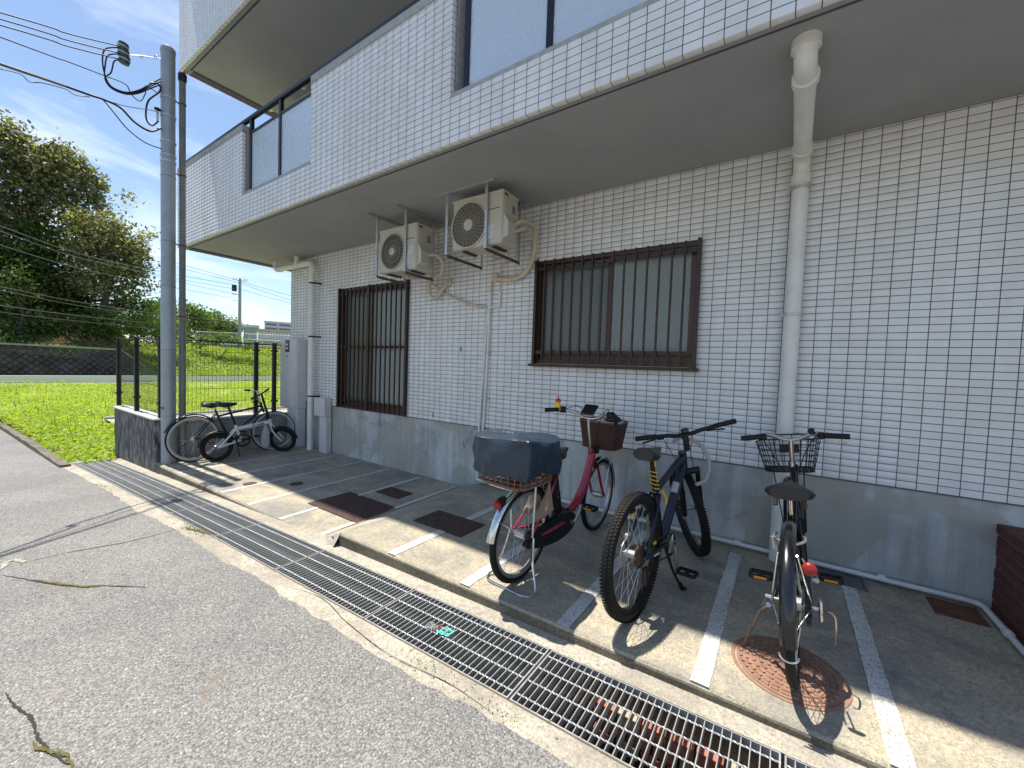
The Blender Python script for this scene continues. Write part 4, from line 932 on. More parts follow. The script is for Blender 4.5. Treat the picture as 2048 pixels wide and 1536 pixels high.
sq = thing('fuse_holder', 'small dark fuse holder clamped to the pole bracket', 'fuse holder', pp(315, 228, -.1))
MB().lathe(pp(315, 220, -.1), (0, 0, 1), [(.02, -.01), (.035, 0), (.035, .02), (.015, .03)], 12).build('head', 'fence_black', sq); MB().tube([pp(315, 222, -.1), pp(315, 242, -.1)], .012, 8).build('stem', 'porcelain', sq)

# ------------------------------------------------------------------ drain grates
x = -.93 - 8.0; gi = 0
GL = ['with a steel end plate at the meadow', 'beside the black-stained concrete wall block', 'beside the kerb next to the utility pole', 'in front of the round cap in the lower pad', 'in front of the large double chequered cover', 'beside the rough concrete ramp between the pads', 'beside the end of the raised upper kerb', 'with a teal plastic wrapper lying on it', 'below the rear wheel of the dark mountain bike', 'below the rusty manhole cover', 'in front of the brick planter']
while gi < 11:
    xa, xb = x + .006, x + .994; xm = (xa + xb) / 2
    t = thing('drain_grate', 'galvanised steel drain grate panel ' + GL[gi], 'drain grate', (xm, (y_gn(xm) + y_gf(xm)) / 2, road_z(xm)), 'grates over the street drain')
    fr = MB()
    for (yy, s) in ((y_gn, 1), (y_gf, -1)):
        vs = []
        for xx in (xa, xb):
            for (dy, dz) in ((.004, 0.002), (.010, 0.002), (.010, -.04), (.004, -.04)): vs.append((xx, yy(xx) + s * dy, road_z(xx) + dz))
        fr.add(vs, [(0, 1, 5, 4), (1, 2, 6, 5), (2, 3, 7, 6), (3, 0, 4, 7), (0, 3, 2, 1), (4, 5, 6, 7)])
    for xx in (xa, xb - .006): fr.box((xx, y_gn(xx) + .01, road_z(xx) - .04), (xx + .006, y_gf(xx) - .01, road_z(xx) + .0015))
    fr.build('frame', 'grate_steel', t)
    nb = 29
    src = None
    for i in range(nb):
        xx = xa + (xb - xa) * (i + 1) / (nb + 1)
        if src is None:
            src = MB().box((-.0022, -.186, -.040), (.0022, .186, 0), .0008).build('bar', 'grate_steel', t, org=(0, 0, 0)); o = src
        else: o = inst(src, 'bar', (0, 0, 0), t)
        og = ORG[t.name]; o.location = (xx - og[0], (y_gn(xx) + y_gf(xx)) / 2 - og[1], road_z(xx) - og[2])
    for fy in (.135, .375, .625, .865):
        vs = []; fs = []; N = 120
        for i in range(N + 1):                        # twisted square rod
            xx = xa + (xb - xa) * i / N; yy = y_gn(xx) + (y_gf(xx) - y_gn(xx)) * fy; a = i * PI / 5
            for k in range(4): vs.append((xx, yy + .0042 * math.cos(a + k * PI / 2), road_z(xx) + .0005 + .0032 * math.sin(a + k * PI / 2)))
        for i in range(N):
            for k in range(4): fs.append((i * 4 + k, i * 4 + (k + 1) % 4, i * 4 + 4 + (k + 1) % 4, i * 4 + 4 + k))
        MB().add(vs, fs).build('twisted_rod', 'grate_steel', t)
    x += 1.0; gi += 1
gl = thing('road_edge_channel', 'thin steel edge angle along the street side of the drain grates', 'edging', (-3, y_gn(-3), road_z(-3)))
MB().add([(xx, y_gn(xx) + dy, road_z(xx) + .0015) for xx in xs2 for dy in (-.004, .003)], [(2 * i, 2 * i + 2, 2 * i + 3, 2 * i + 1) for i in range(len(xs2) - 1)]).build('edge_angle', 'galv_rust', gl)
# litter on the grate
p = at_z(880, 1262, road_z(-1.35)); lit = thing('candy_wrapper', 'crumpled clear and teal plastic wrapper lying on the drain grate', 'litter', (p[0], p[1], p[2]))
def crumple(x0, x1, y0, y1, mat, nm, zz, sd_):
    r = random.Random(sd_); nx, ny = 9, 6; vs = []; fs = []
    for i in range(nx + 1):
        for j in range(ny + 1): vs.append((p[0] + x0 + (x1 - x0) * i / nx + r.uniform(-.002, .002), p[1] + y0 + (y1 - y0) * j / ny + r.uniform(-.002, .002) + .15 * (x0 + (x1 - x0) * i / nx), p[2] + zz + abs(r.gauss(0, .006))))
    for i in range(nx):
        for j in range(ny): fs.append((i * (ny + 1) + j, (i + 1) * (ny + 1) + j, (i + 1) * (ny + 1) + j + 1, i * (ny + 1) + j + 1))
    MB().add(vs, fs).build(nm, mat, lit)
crumple(.0, .075, -.03, .03, 'wrap_teal', 'printed_end', .006, 3); crumple(-.085, .0, -.022, .026, 'wrap_clear', 'clear_end', .006, 4); crumple(-.012, .002, -.008, .012, 'wrap_red', 'red_print', .014, 5)
for k in range(4): crumple(-.08 + k * .02, -.075 + k * .02, -.02, .02, 'cloth_white', 'white_print', .013, 20 + k)
crumple(.015, .03, -.005, .015, 'cloth_white', 'white_print', .015, 6); crumple(.04, .06, -.005, .015, 'cloth_white', 'white_print', .015, 7)

# ------------------------------------------------------------------ covers in the pads
def plate(label, x0, x1, y0, y1, zf, nx, ny, mat='plate_rust', name='drain_cover'):
    t = thing(name, label, 'cover', ((x0 + x1) / 2, (y0 + y1) / 2, zf))
    MB().box((x0, y0, zf - .02), (x1, y1, zf + .004), .002).build('plate', mat, t)
    fr = MB()
    for (a, b, c, d) in ((x0 - .02, x0 - .003, y0 - .02, y1 + .02), (x1 + .003, x1 + .02, y0 - .02, y1 + .02), (x0 - .003, x1 + .003, y0 - .02, y0 - .003), (x0 - .003, x1 + .003, y1 + .003, y1 + .02)): fr.box((a, c, zf - .02), (b, d, zf + .0035))
    fr.build('frame', mat, t)
    s = MB()
    for i in range(nx):
        for j in range(ny):
            cx, cy = x0 + (x1 - x0) * (i + .5) / nx, y0 + (y1 - y0) * (j + .5) / ny; a = PI / 4 if (i + j) % 2 else -PI / 4
            ux, uy = math.cos(a) * .013, math.sin(a) * .013; vx, vy = -math.sin(a) * .0035, math.cos(a) * .0035
            s.add([(cx - ux - vx, cy - uy - vy, zf + .0042), (cx + ux - vx, cy + uy - vy, zf + .0042), (cx + ux + vx, cy + uy + vy, zf + .0042), (cx - ux + vx, cy - uy + vy, zf + .0042),
                   (cx - ux * .8, cy - uy * .8, zf + .0075), (cx + ux * .8, cy + uy * .8, zf + .0075)], [(0, 1, 5, 4), (1, 2, 5), (2, 3, 4, 5), (3, 0, 4)])
    if nx: tag(s.build('tread_pattern', mat, t), kind='stuff')
    return t
plate('large double brown chequered steel cover straddling the shadow edge in the lower pad', -4.05, -3.265, 2.28, 2.735, pad_z(-3.6, 2.5) + .004, 30, 18)
plate('small brown chequered steel cover between the bay lines near the wall', -3.83, -3.48, 2.95, 3.14, pad_z(-3.6, 3.0) + .004, 14, 8)
plate('brown chequered steel cover in the upper pad behind the red bicycle', -2.65, -2.13, 2.457, 2.745, .004, 20, 11)
plate('rusty wet steel cover beside the brick planter', .85, 1.035, 3.45, 3.63, .004, 0, 0, 'rust_orange')
plate('plain grey plastic cover at the foot of the wall beside the large downpipe', .24, .51, 3.50, 3.66, .004, 0, 0, 'cover_grey')
for (px, py, lab) in ((500, 967, 'small round rusty cap in the lower pad on the sunlit bay line'), (593, 968, 'small round dark cap in the shaded part of the lower pad')):
    q = at_z(px, py, PADL - .02); t = thing('round_cap', lab, 'cap', (q[0], q[1], pad_z(q[0], q[1])))
    MB().lathe((q[0], q[1], pad_z(q[0], q[1])), (0, 0, 1), [(.075, -.01), (.075, .004), (.066, .005), (0, .005)], 24).build('lid', 'plate_rust', t)
    MB().torus((q[0], q[1], pad_z(q[0], q[1]) + .004), (0, 0, 1), .05, .003, 24, 5).build('ring', 'plate_rust', t)
mh = thing('manhole_cover', 'round rusty red cast iron manhole cover under the black bicycle', 'manhole cover', (.085, 2.31, .0)); mc = (.085, 2.31)
MB().lathe((*mc, 0), (0, 0, 1), [(.215, -.01), (.215, .004), (.205, .0045), (0, .0045)], 56).build('lid', 'manhole_rust', mh)
MB().ring((*mc, 0), (0, 0, 1), [(.222, -.01), (.238, -.01), (.238, .004), (.222, .004)], 56).build('frame', 'manhole_rust', mh)
rb = MB()
for (R, n) in ((.05, 8), (.08, 12), (.11, 18), (.14, 22), (.17, 28), (.195, 32)):
    for k in range(n):
        a0 = 2 * PI * (k + .12 + (R * 37) % 1) / n; a1 = a0 + 2 * PI * .72 / n; w = .0085
        vs = [(mc[0] + r * math.cos(a), mc[1] + r * math.sin(a), z) for z, ww in ((.0046, w), (.0105, w * .7)) for (r, a) in ((R - ww, a0), (R + ww, a0), (R + ww, a1), (R - ww, a1))]
        rb.add(vs, [(4, 5, 6, 7), (0, 1, 5, 4), (1, 2, 6, 5), (2, 3, 7, 6), (3, 0, 4, 7)])
tag(rb.build('raised_ribs', 'manhole_rust', mh), kind='stuff')
# fragment of twig
tag(MB().tube(smoothpath([(-.42, 2.62, .004), (-.41, 2.65, .005), (-.405, 2.69, .004)]), .002, 5).build('twig', 'brick_pale', org=(-.42, 2.62, 0)), 'small pale twig lying by the kickstand of the dark mountain bike', 'twig')

# ------------------------------------------------------------------ brick planter at the right
bp = thing('brick_planter', 'dark red brick planter wall standing against the building beside the white pipe', 'planter', (1.5, 3.2, 0))
PX0, PY0, PY1, PH = 1.135, 2.55, 3.725, .51
MB().box((PX0 + .006, PY0 + .006, -.05), (PX0 + .2, PY1, PH - .015)).build('mortar_core', 'mortar', bp)
bsrc = MB().box((-.05, -.1, -.029), (.05, .1, .029), .004).build('brick', 'brick_red', bp, org=(0, 0, 0)); og = ORG[bp.name]; k = 0
for row in range(7):
    for i in range(7):
        y = PY1 - .11 - i * .211 - (.105 if row % 2 else 0); z = .03 + row * .0675
        if y - .1 < PY0 - .02: continue
        o = bsrc if k == 0 else inst(bsrc, 'brick', (0, 0, 0), bp); k += 1
        o.location = (PX0 + .05 + random.uniform(-.002, .002) - og[0], y - og[1], z - og[2])
    if row % 2:
        o = inst(bsrc, 'brick', (0, 0, 0), bp); o.location = (PX0 + .05 - og[0], PY1 - .052 - og[1], .03 + row * .0675 - og[2]); o.scale = (1, .48, 1)
for i in range(6):
    y = PY1 - .10 - i * .206
    o = inst(bsrc, 'brick', (PX0 + .045 - og[0] + .05, y - og[1], PH + .0 - og[2]), bp); o.scale = (2.0, 1, 1)
MB().box((PX0 + .2, PY0 + .05, 0), (PX0 + 1.0, PY1, PH - .08)).build('soil', 'soil', bp)

# ------------------------------------------------------------------ bicycles (local: x forward, y left, z up, origin at the rear tyre's ground contact)
def bike_root(name, label, x, y, th, lean, z0):
    o = bpy.data.objects.new(name, None); col.objects.link(o); o.empty_display_size = .1
    fw = Vector((math.cos(th), math.sin(th), 0)); lf = Vector((-math.sin(th), math.cos(th), 0)); up = Vector((0, 0, 1))
    l2 = lf * math.cos(lean) - up * math.sin(lean); u2 = up * math.cos(lean) + lf * math.sin(lean)
    o.matrix_world = Matrix(((fw.x, l2.x, u2.x, x), (fw.y, l2.y, u2.y, y), (fw.z, l2.z, u2.z, z0), (0, 0, 0, 1)))
    ORG[o.name] = (0, 0, 0); return tag(o, label, 'bicycle')
def steerer(wb, st, ha=70, trail=.05):
    h = math.radians(ha); a = Vector((-math.cos(h), 0, math.sin(h))); q = Vector((wb + trail, 0, 0)); Rm = Matrix.Rotation(st, 3, a)
    return lambda p: q + Rm @ (Vector(p) - q)
ident = lambda p: Vector(p)
def wheel(t, cx, r, tw, tyre='rubber', rim='alloy', nsp=32, fn=ident, knobs=False, hubw=.1, white=False, hubr=.016):
    c = (cx, 0, r); ty = MB().torus(c, (0, 1, 0), r - tw / 2, tw / 2, 56, 10)
    if knobs:
        for k in range(110):
            a = 2 * PI * k / 110
            for (off, lift, w) in ((0, 1.0, .012), (-.38, .93, .009), (.38, .93, .009)):
                a2 = a + (PI / 110 if off == 0 else 0); rr = r - tw / 2 + tw / 2 * lift * math.cos(off * 1.1); yy = off * tw * 1.05
                e = Vector((math.cos(a2), 0, math.sin(a2))); f = Vector((-math.sin(a2), 0, math.cos(a2))); y = Vector((0, 1, 0)); b = Vector(c) + e * (rr - .002) + y * yy
                vs = [b + f * (s1 * .0058) + y * (s2 * w * .75) + e * h for h in (0, .0042) for (s1, s2) in ((-1, -1), (1, -1), (1, 1), (-1, 1))]
                ty.add(vs, [(4, 5, 6, 7), (0, 1, 5, 4), (1, 2, 6, 5), (2, 3, 7, 6), (3, 0, 4, 7)])
    w = ty.xf(fn).build('wheel', tyre, t, smooth=not knobs)
    R0 = r - tw
    MB().ring(c, (0, 1, 0), [(R0 + .006, -tw * .33), (R0 + .006, tw * .33), (R0 - .014, tw * .28), (R0 - .017, 0), (R0 - .014, -tw * .28)], 48).xf(fn).build('rim', rim, w)
    MB().lathe(c, (0, 1, 0), [(.006, -hubw / 2 - .02), (.006, -hubw / 2 - .001), (.020, -hubw / 2), (.020, -hubw / 2 + .006), (hubr, -hubw / 2 + .012), (hubr, hubw / 2 - .012), (.020, hubw / 2 - .006), (.020, hubw / 2), (.006, hubw / 2 + .001), (.006, hubw / 2 + .02)], 14).xf(fn).build('hub', 'alloy', w)
    s = MB()
    for k in range(nsp):
        a = 2 * PI * k / nsp; sd_ = 1 if k % 2 else -1; b = a + (.55 if (k // 2) % 2 else -.55) 
        s.tube([(cx + .02 * math.cos(b), sd_ * (hubw / 2 - .006), r + .02 * math.sin(b)), (cx + (R0 - .012) * math.cos(a), sd_ * .004, r + (R0 - .012) * math.sin(a))], .0011, 4, cap=False)
    tag(s.xf(fn).build('spokes', 'steel_spoke', w), kind='stuff')
    if white:
        MB().ring(c, (0, 1, 0), [(r - tw * 1.0, tw * .45), (r - tw * .42, tw * .5), (r - tw * .42, -tw * .5), (r - tw * 1.0, -tw * .45)], 48).xf(fn).build('white_sidewall', 'rubber_white', w)
    return w
def part(t, name, mat, pts, r, fn=ident, n=10, sm=False, parent=None):
    return MB().tube(smoothpath(pts, 6) if sm else pts, r, n).xf(fn).build(name, mat, parent or t, smooth=True)
def saddle(t, x, z, mat='saddle_vinyl', L=.26, Wd=.17, tilt=0.0):
    rings = []
    for i in range(9):
        u = i / 8; xx = x - L * .5 + L * u; w = Wd * .5 * (.78 if i == 0 else 1.0 if u < .3 else max(.16, 1.0 - (u - .3) * 1.55)); h = .056 if u < .40 else .056 - .05 * (u - .40)
        if i == 8: w *= .6
        ring = []
        for k in range(12):
            a = 2 * PI * k / 12; yy = w * math.cos(a); zz = (h * .55 * math.sin(a) if math.sin(a) > 0 else h * .8 * math.sin(a)) - .012 * abs(math.cos(a)) ** 2 * (u < .5)
            ring.append((xx, yy, z + zz + (.012 if u < .15 else 0) + tilt * (u - .5)))
        rings.append(ring)
    s = MB().loft(rings).build('saddle', mat, t, smooth=True)
    for sgn in (-1, 1): MB().tube([(x - L * .35, sgn * .035, z - .03), (x - L * .1, sgn * .022, z - .05), (x + L * .3, sgn * .015, z - .03)], .004, 6).build('saddle_rail', 'chrome', s)
    return s
def mudguard(t, cx, r, a0, a1, w, mat, fn=ident, rad=None):
    R = rad or r + .022; n = 26; vs = []; fs = []; prof = [(-1, -.012), (-.75, 0.0), (-.3, .007), (.3, .007), (.75, 0.0), (1, -.012)]
    for i in range(n + 1):
        a = math.radians(a0 + (a1 - a0) * i / n)
        for (s, d) in prof: vs.append((cx + (R + d) * math.cos(a), s * w / 2, r + (R + d) * math.sin(a)))
    m = len(prof)
    for i in range(n):
        for k in range(m - 1): fs.append((i * m + k, i * m + k + 1, (i + 1) * m + k + 1, (i + 1) * m + k))
    return MB().add(vs, fs).xf(fn).build('mudguard', mat, t, smooth=True)
def pedal(t, c, mat='black_plastic', amber=True, w=.10):
    x, y, z = c; p = MB()
    for s in (-1, 1): p.box((x + s * .036 - .007, y - w / 2, z - .011), (x + s * .036 + .007, y + w / 2, z + .011), .003)
    for s in (-1, 1): p.box((x - .03, y + s * w / 2 - .006, z - .010), (x + .03, y + s * w / 2 + .006, z + .010))
    p.box((x - .03, y - .008, z - .008), (x + .03, y + .008, z + .008))
    o = p.build('pedal', mat, t)
    if amber:
        for s in (-1, 1): MB().box((x + s * .0435, y - w * .3, z - .006), (x + s * .0455, y + w * .3, z + .006)).build('reflector', 'reflector_amber', o)
    return o
def crankset(t, bb, L, ang, mat='alloy', yR=-.075, yL=.07, ring=.085, ped=True, amber=True, rmat='black_plastic', pw=.10):
    x, z = bb; a = math.radians(ang); MB().lathe((x, yL, z), (0, -1, 0), [(.018, 0), (.018, yL - yR)], 14).build('crank_axle', mat, t)
    for (yy, s) in ((yR - .012, 1), (yL + .012, -1)):
        e = (x + s * L * math.cos(a), yy, z + s * L * math.sin(a)); MB().tube([(x, yy, z), e], [.014, .010], 8).build('crank_arm', mat, t, smooth=True)
        if ped: pedal(t, (e[0], yy + (-.065 if yy < 0 else .065), e[2]), amber=amber, w=pw)
    if ring:
        MB().ring((x, yR + .012, z), (0, 1, 0), [(ring - .012, -.002), (ring, -.002), (ring, .002), (ring - .012, .002)], 36).build('chainring', rmat, t)
        for k in range(5):
            b = 2 * PI * k / 5; MB().tube([(x, yR + .012, z), (x + ring * .9 * math.cos(b), yR + .012, z + ring * .9 * math.sin(b))], .006, 6).build('chainring_spider', mat, t)
def wire_basket(t, c, w0, w1, d0, d1, h, nw, nh, mat, rw, fn=ident, name='basket', mesh=False):
    cx, cy, cz = c; n = 4; rows = []
    def pt(u, k): # u height 0..1 ; k around 0..1 (rectangle perimeter with rounded look)
        W = w0 + (w1 - w0) * u; D = d0 + (d1 - d0) * u; P = 2 * (W + D); s = (k % 1) * P
        if s < W: q = (-D / 2, -W / 2 + s)
        elif s < W + D: q = (-D / 2 + (s - W), W / 2)
        elif s < 2 * W + D: q = (D / 2, W / 2 - (s - W - D))
        else: q = (D / 2 - (s - 2 * W - D), -W / 2)
        r = .86 + .14 * min(1, (abs(abs(q[0]) - D / 2) + abs(abs(q[1]) - W / 2)) / .05)
        return Vector((cx + q[0] * r, cy + q[1] * r, cz + h * u))
    b = MB()
    for i in range(nh + 1): b.tube([pt(i / nh, k / 48) for k in range(48)], rw * (1.8 if i in (0, nh) else 1), 5, closed=True)
    for k in range(nw): b.tube([pt(0, k / nw), pt(.5, k / nw), pt(1, k / nw)], rw, 5)
    for k in range(9):
        yy = cy - w0 / 2 + w0 * (k + .5) / 9; b.tube([(cx - d0 / 2, yy, cz), (cx + d0 / 2, yy, cz)], rw, 4)
    for k in range(6):
        xx = cx - d0 / 2 + d0 * (k + .5) / 6; b.tube([(xx, cy - w0 / 2, cz), (xx, cy + w0 / 2, cz)], rw, 4)
    return b.xf(fn).build(name, mat, t, smooth=True), pt

# --- red electric-assist bicycle
rt = bike_root('electric_bicycle', 'red step-through bicycle with navy rain cover over its rear basket and wicker front basket', -1.379, 2.193, 1.507, -.031, 0)
r = .312; wb = 1.123; S = steerer(wb, .03)
wheel(rt, 0, r, .043, nsp=36, hubr=.03); wheel(rt, wb, r, .040, nsp=28, fn=S, hubr=.025)
part(rt, 'frame_tube', 'red_paint', [(.945, 0, .70), (.90, 0, .58), (.84, 0, .46), (.75, 0, .36), (.66, 0, .315), (.55, 0, .30)], [.034, .036, .036, .036, .036, .036] and .034, sm=True, n=14)
part(rt, 'head_tube', 'red_paint', [(.965, 0, .60), (.925, 0, .735)], .026, n=14)
part(rt, 'head_badge', 'chrome', [(.956, 0, .655), (.950, 0, .672)], .0272, n=14)
part(rt, 'seat_tube', 'red_paint', [(.47, 0, .27), (.345, 0, .68)], .019)
for s in (-1, 1):
    part(rt, 'seat_stay', 'red_paint', [(.35, s * .03, .64), (.20, s * .065, .48), (0, s * .075, r)], .009)
    part(rt, 'chain_stay', 'red_paint', [(.46, s * .04, .27), (0, s * .075, r)], .012)
    part(rt, 'fork_blade', 'red_paint', [(.975, s * .045, .60), (1.04, s * .052, .45), (1.09, s * .055, .36), (wb, s * .056, r)], .012, S, sm=True)
    part(rt, 'front_stay', 'chrome', [(wb, s * .058, r), (1.28, s * .03, .60)], .003, S, 6)
    part(rt, 'rack_stay', 'pvc', [(0, s * .085, r), (-.02, s * .10, .60), (-.02, s * .10, .665)], .006, n=8)
part(rt, 'fork_crown', 'black_plastic', [(.975, -.05, .605), (.975, .05, .605)], .020, S)
part(rt, 'steering_stem', 'chrome', [(.925, 0, .735), (.86, 0, .93), (.845, 0, 1.0)], .0135, S, sm=True)
part(rt, 'handlebar', 'chrome', [(.70, .285, 1.055), (.75, .24, 1.06), (.82, .14, 1.05), (.85, .05, 1.01), (.85, -.05, 1.01), (.82, -.14, 1.05), (.75, -.24, 1.06), (.70, -.285, 1.055)], .0115, S, sm=True)
for s in (-1, 1):
    part(rt, 'grip', 'black_plastic', [(.675, s * .315, 1.05), (.76, s * .235, 1.058)], .0175, S)
    MB().box((.755, s * .205 - .025, 1.035), (.80, s * .205 + .025, 1.085), .008).xf(S).build('control_pod', 'black_plastic', rt)
    part(rt, 'brake_lever', 'chrome', [(.79, s * .20, 1.05), (.77, s * .26, 1.03), (.72, s * .30, 1.015)], .005, S, sm=True, n=6)
    part(rt, 'brake_cable', 'black_plastic', [(.79, s * .19, 1.06), (.90, s * .13, 1.09), (.95, s * .05, .98), (.95, s * .03, .75)], .003, S, sm=True, n=6)
MB().loft([[(.80, -.055, 1.035), (.80, .055, 1.035), (.80, .055, 1.05), (.80, -.055, 1.05)], [(.90, -.055, 1.10), (.90, .055, 1.10), (.89, .055, 1.115), (.89, -.055, 1.115)]]).xf(S).build('display_unit', 'screen_black', rt)
part(rt, 'glove', 'black_plastic', [(.80, -.21, 1.07), (.77, -.25, 1.05), (.74, -.27, 1.0)], [.02, .024, .012], S)
# front basket with white cloth
bo, pt = wire_basket(rt, (1.15, 0, .735), .30, .36, .23, .30, .225, 40, 14, 'wicker', .0042, S, 'front_basket')
MB().loft([[pt(0, k / 32) for k in range(32)], [pt(.5, k / 32) for k in range(32)], [pt(.97, k / 32) for k in range(32)]], cap=False).xf(S).build('basket_weave', 'wicker', bo)
MB().tube([pt(1.0, k / 32) for k in range(32)], .008, 6, closed=True).xf(S).build('rim_hoop', 'wicker_light', bo)
lv = MB(); vs = []; fs = []; rr_ = random.Random(5)
for i in range(11):
    for j in range(9): vs.append((1.15 - .13 + .26 * i / 10, -.15 + .30 * j / 8, .93 + .035 * math.sin(i * .9) * math.cos(j * 1.1) + rr_.uniform(-.01, .012)))
for i in range(10):
    for j in range(8): fs.append((i * 9 + j, (i + 1) * 9 + j, (i + 1) * 9 + j + 1, i * 9 + j + 1))
lv.add(vs, fs).xf(S).build('basket_liner', 'cloth_white', bo, smooth=True)
MB().box((.955, -.045, .70), (1.0, .045, .76), .01).xf(S).build('basket_bracket', 'black_plastic', rt)
# rear basket under a navy rain cover
rbk, pt2 = wire_basket(rt, (-.10, 0, .70), .34, .40, .36, .42, .15, 30, 5, 'wicker_light', .0035, ident, 'rear_basket')
MB().tube([pt2(0, k / 32) for k in range(32)], .010, 6, closed=True).build('bottom_hoop', 'wicker_light', rbk)
cv = []
rr_ = random.Random(11)
for (u, dx, dz) in ((0, .0, 0), (.25, .006, .055), (.55, .006, .11), (.85, .003, .178), (.97, -.002, .205), (1.0, -.02, .213)):
    ring = []
    for k in range(48):
        q = pt2(1.0, k / 48); v = Vector((q.x + .10, q.y, 0)); L = v.length; v.normalize()
        wv = .010 * math.sin(k * 1.9 + u * 3) * (1 - u) + .006 * math.sin(k * .83 + u * 6) + rr_.uniform(-.003, .003)
        zz = .765 + dz + (.018 * math.sin(k * .62) * (1 - u)) + (.012 * math.sin(k * .41 + 1)) * u - .05 * (q.x + .1) * (u > .8)
        ring.append((-.10 + v.x * (L + .012 + dx + wv), v.y * (L + .012 + dx + wv), zz))
    cv.append(ring)
vs = [p for rg in cv for p in rg]; fs = []
for i in range(len(cv) - 1):
    for k in range(48): fs.append((i * 48 + k, i * 48 + (k + 1) % 48, (i + 1) * 48 + (k + 1) % 48, (i + 1) * 48 + k))
top = cv[-1]
for sc_ in (.7, .4, .12):
    base = len(vs); vs += [(-.10 + (p[0] + .10) * sc_, p[1] * sc_, p[2] + rr_.uniform(-.006, .006) + .004) for p in top]
    for k in range(48): fs.append((base - 48 + k, base - 48 + (k + 1) % 48, base + (k + 1) % 48, base + k))
fs.append(tuple(len(vs) - 48 + k for k in range(48)))
MB().add(vs, fs).build('rain_cover', 'cover_navy', rt, smooth=True)
MB().box((-.26, -.09, .672), (.12, .09, .684), .004).build('carrier_rack', 'chrome', rt)
saddle(rt, .40, .80, L=.25, Wd=.20)
part(rt, 'seat_post', 'chrome', [(.352, 0, .66), (.318, 0, .77)], .0125)
part(rt, 'seat_clamp', 'chrome', [(.35, -.05, .652), (.35, .03, .652)], .010)
MB().loft([[(.355, -.04, .36), (.44, -.04, .36), (.44, .04, .36), (.355, .04, .36)], [(.265, -.04, .645), (.345, -.04, .655), (.345, .04, .655), (.265, .04, .645)]]).build('battery', 'black_plastic', rt)
MB().ring((.37, -.042, .50), (0, -1, 0), [(.022, 0), (.026, 0), (.026, .002), (.022, .002)], 24).build('battery_badge', 'alloy', rt)
cs = []
for (sc_, yy) in ((.9, -.045), (1.0, -.055), (1.0, -.085), (.9, -.092)):
    ring = []
    for k in range(28):
        a = 2 * PI * k / 28; bx = .245 + .335 * math.cos(a); w = .055 + .065 * (1 + math.cos(a)) / 2
        ring.append((.255 + .325 * math.cos(a) * sc_, yy, .285 + w * math.sin(a) * sc_ - .01))
    cs.append(ring)
MB().loft(cs).build('chain_case', 'black_plastic', rt, smooth=True)
MB().loft([[(.25 + .16 * math.cos(2 * PI * k / 20), -.0925, .30 + .014 * math.sin(2 * PI * k / 20) + .0) for k in range(20)], [(.25 + .15 * math.cos(2 * PI * k / 20), -.0945, .30 + .010 * math.sin(2 * PI * k / 20)) for k in range(20)]]).build('case_stripe', 'red_paint', rt)
MB().lathe((.50, .055, .275), (0, -1, 0), [(.06, 0), (.085, .02), (.085, .10), (.05, .115)], 22).build('motor', 'black_plastic', rt, smooth=True)
crankset(rt, (.50, .275), .15, 42, 'alloy', yR=-.10, yL=.075, ring=0)
mudguard(rt, 0, r, 25, 172, .056, 'chrome'); mudguard(rt, wb, r, -8, 150, .052, 'chrome', S)
for s in (-1, 1): part(rt, 'mudguard_stay', 'chrome', [(0, s * .08, r), (-.29, s * .032, r + .17)], .0025, n=6)
MB().loft([[(-.262 + dx, y, z) for (dx, y, z) in ((0, -.016, .55), (0, .016, .55), (0, .016, .60), (0, -.016, .60))], [(-.215, -.018, .56), (-.215, .018, .56), (-.205, .018, .61), (-.205, -.018, .61)]]).build('lamp_holder', 'black_plastic', rt)
MB().lathe((-.275, 0, .572), (-1, 0, -.05), [(.027, -.012), (.028, 0), (.022, .012), (0, .016)], 18).build('rear_reflector', 'reflector_red', rt, smooth=True)
MB().add([(-.20 - .0, -.02, .615), (-.20, .02, .615), (-.13, .02, .657), (-.13, -.02, .657)], [(0, 1, 2, 3)]).xf(lambda p: (p[0] * 1.02, p[1], p[2] + .014)).build('registration_sticker', 'teal_sticker', rt)
# double-leg stand
part(rt, 'stand', 'chrome', [(0, -.095, r), (-.03, -.12, .16), (-.06, -.17, .03), (-.10, -.18, .008), (-.15, -.13, .008), (-.15, .0, .008), (-.15, .13, .008), (-.10, .18, .008), (-.06, .17, .03), (-.03, .12, .16), (0, .095, r)], .0075, sm=True, n=8)
part(rt, 'stand_spring', 'galv_rust', [(-.005, -.09, .29), (-.03, -.11, .17)], .011, n=8)
MB().lathe((0, -.06, r), (0, -1, 0), [(.045, 0), (.045, .012), (.03, .02)], 20).build('hub_gear', 'black_plastic', rt)
for s in (-1, 1): part(rt, 'skirt_guard', 'lock_brown', [(.22, s * .052, .62), (.20, s * .056, .45), (.10, s * .058, .40)], [.004, .05, .02], n=8).scale = (1, 1, 1)
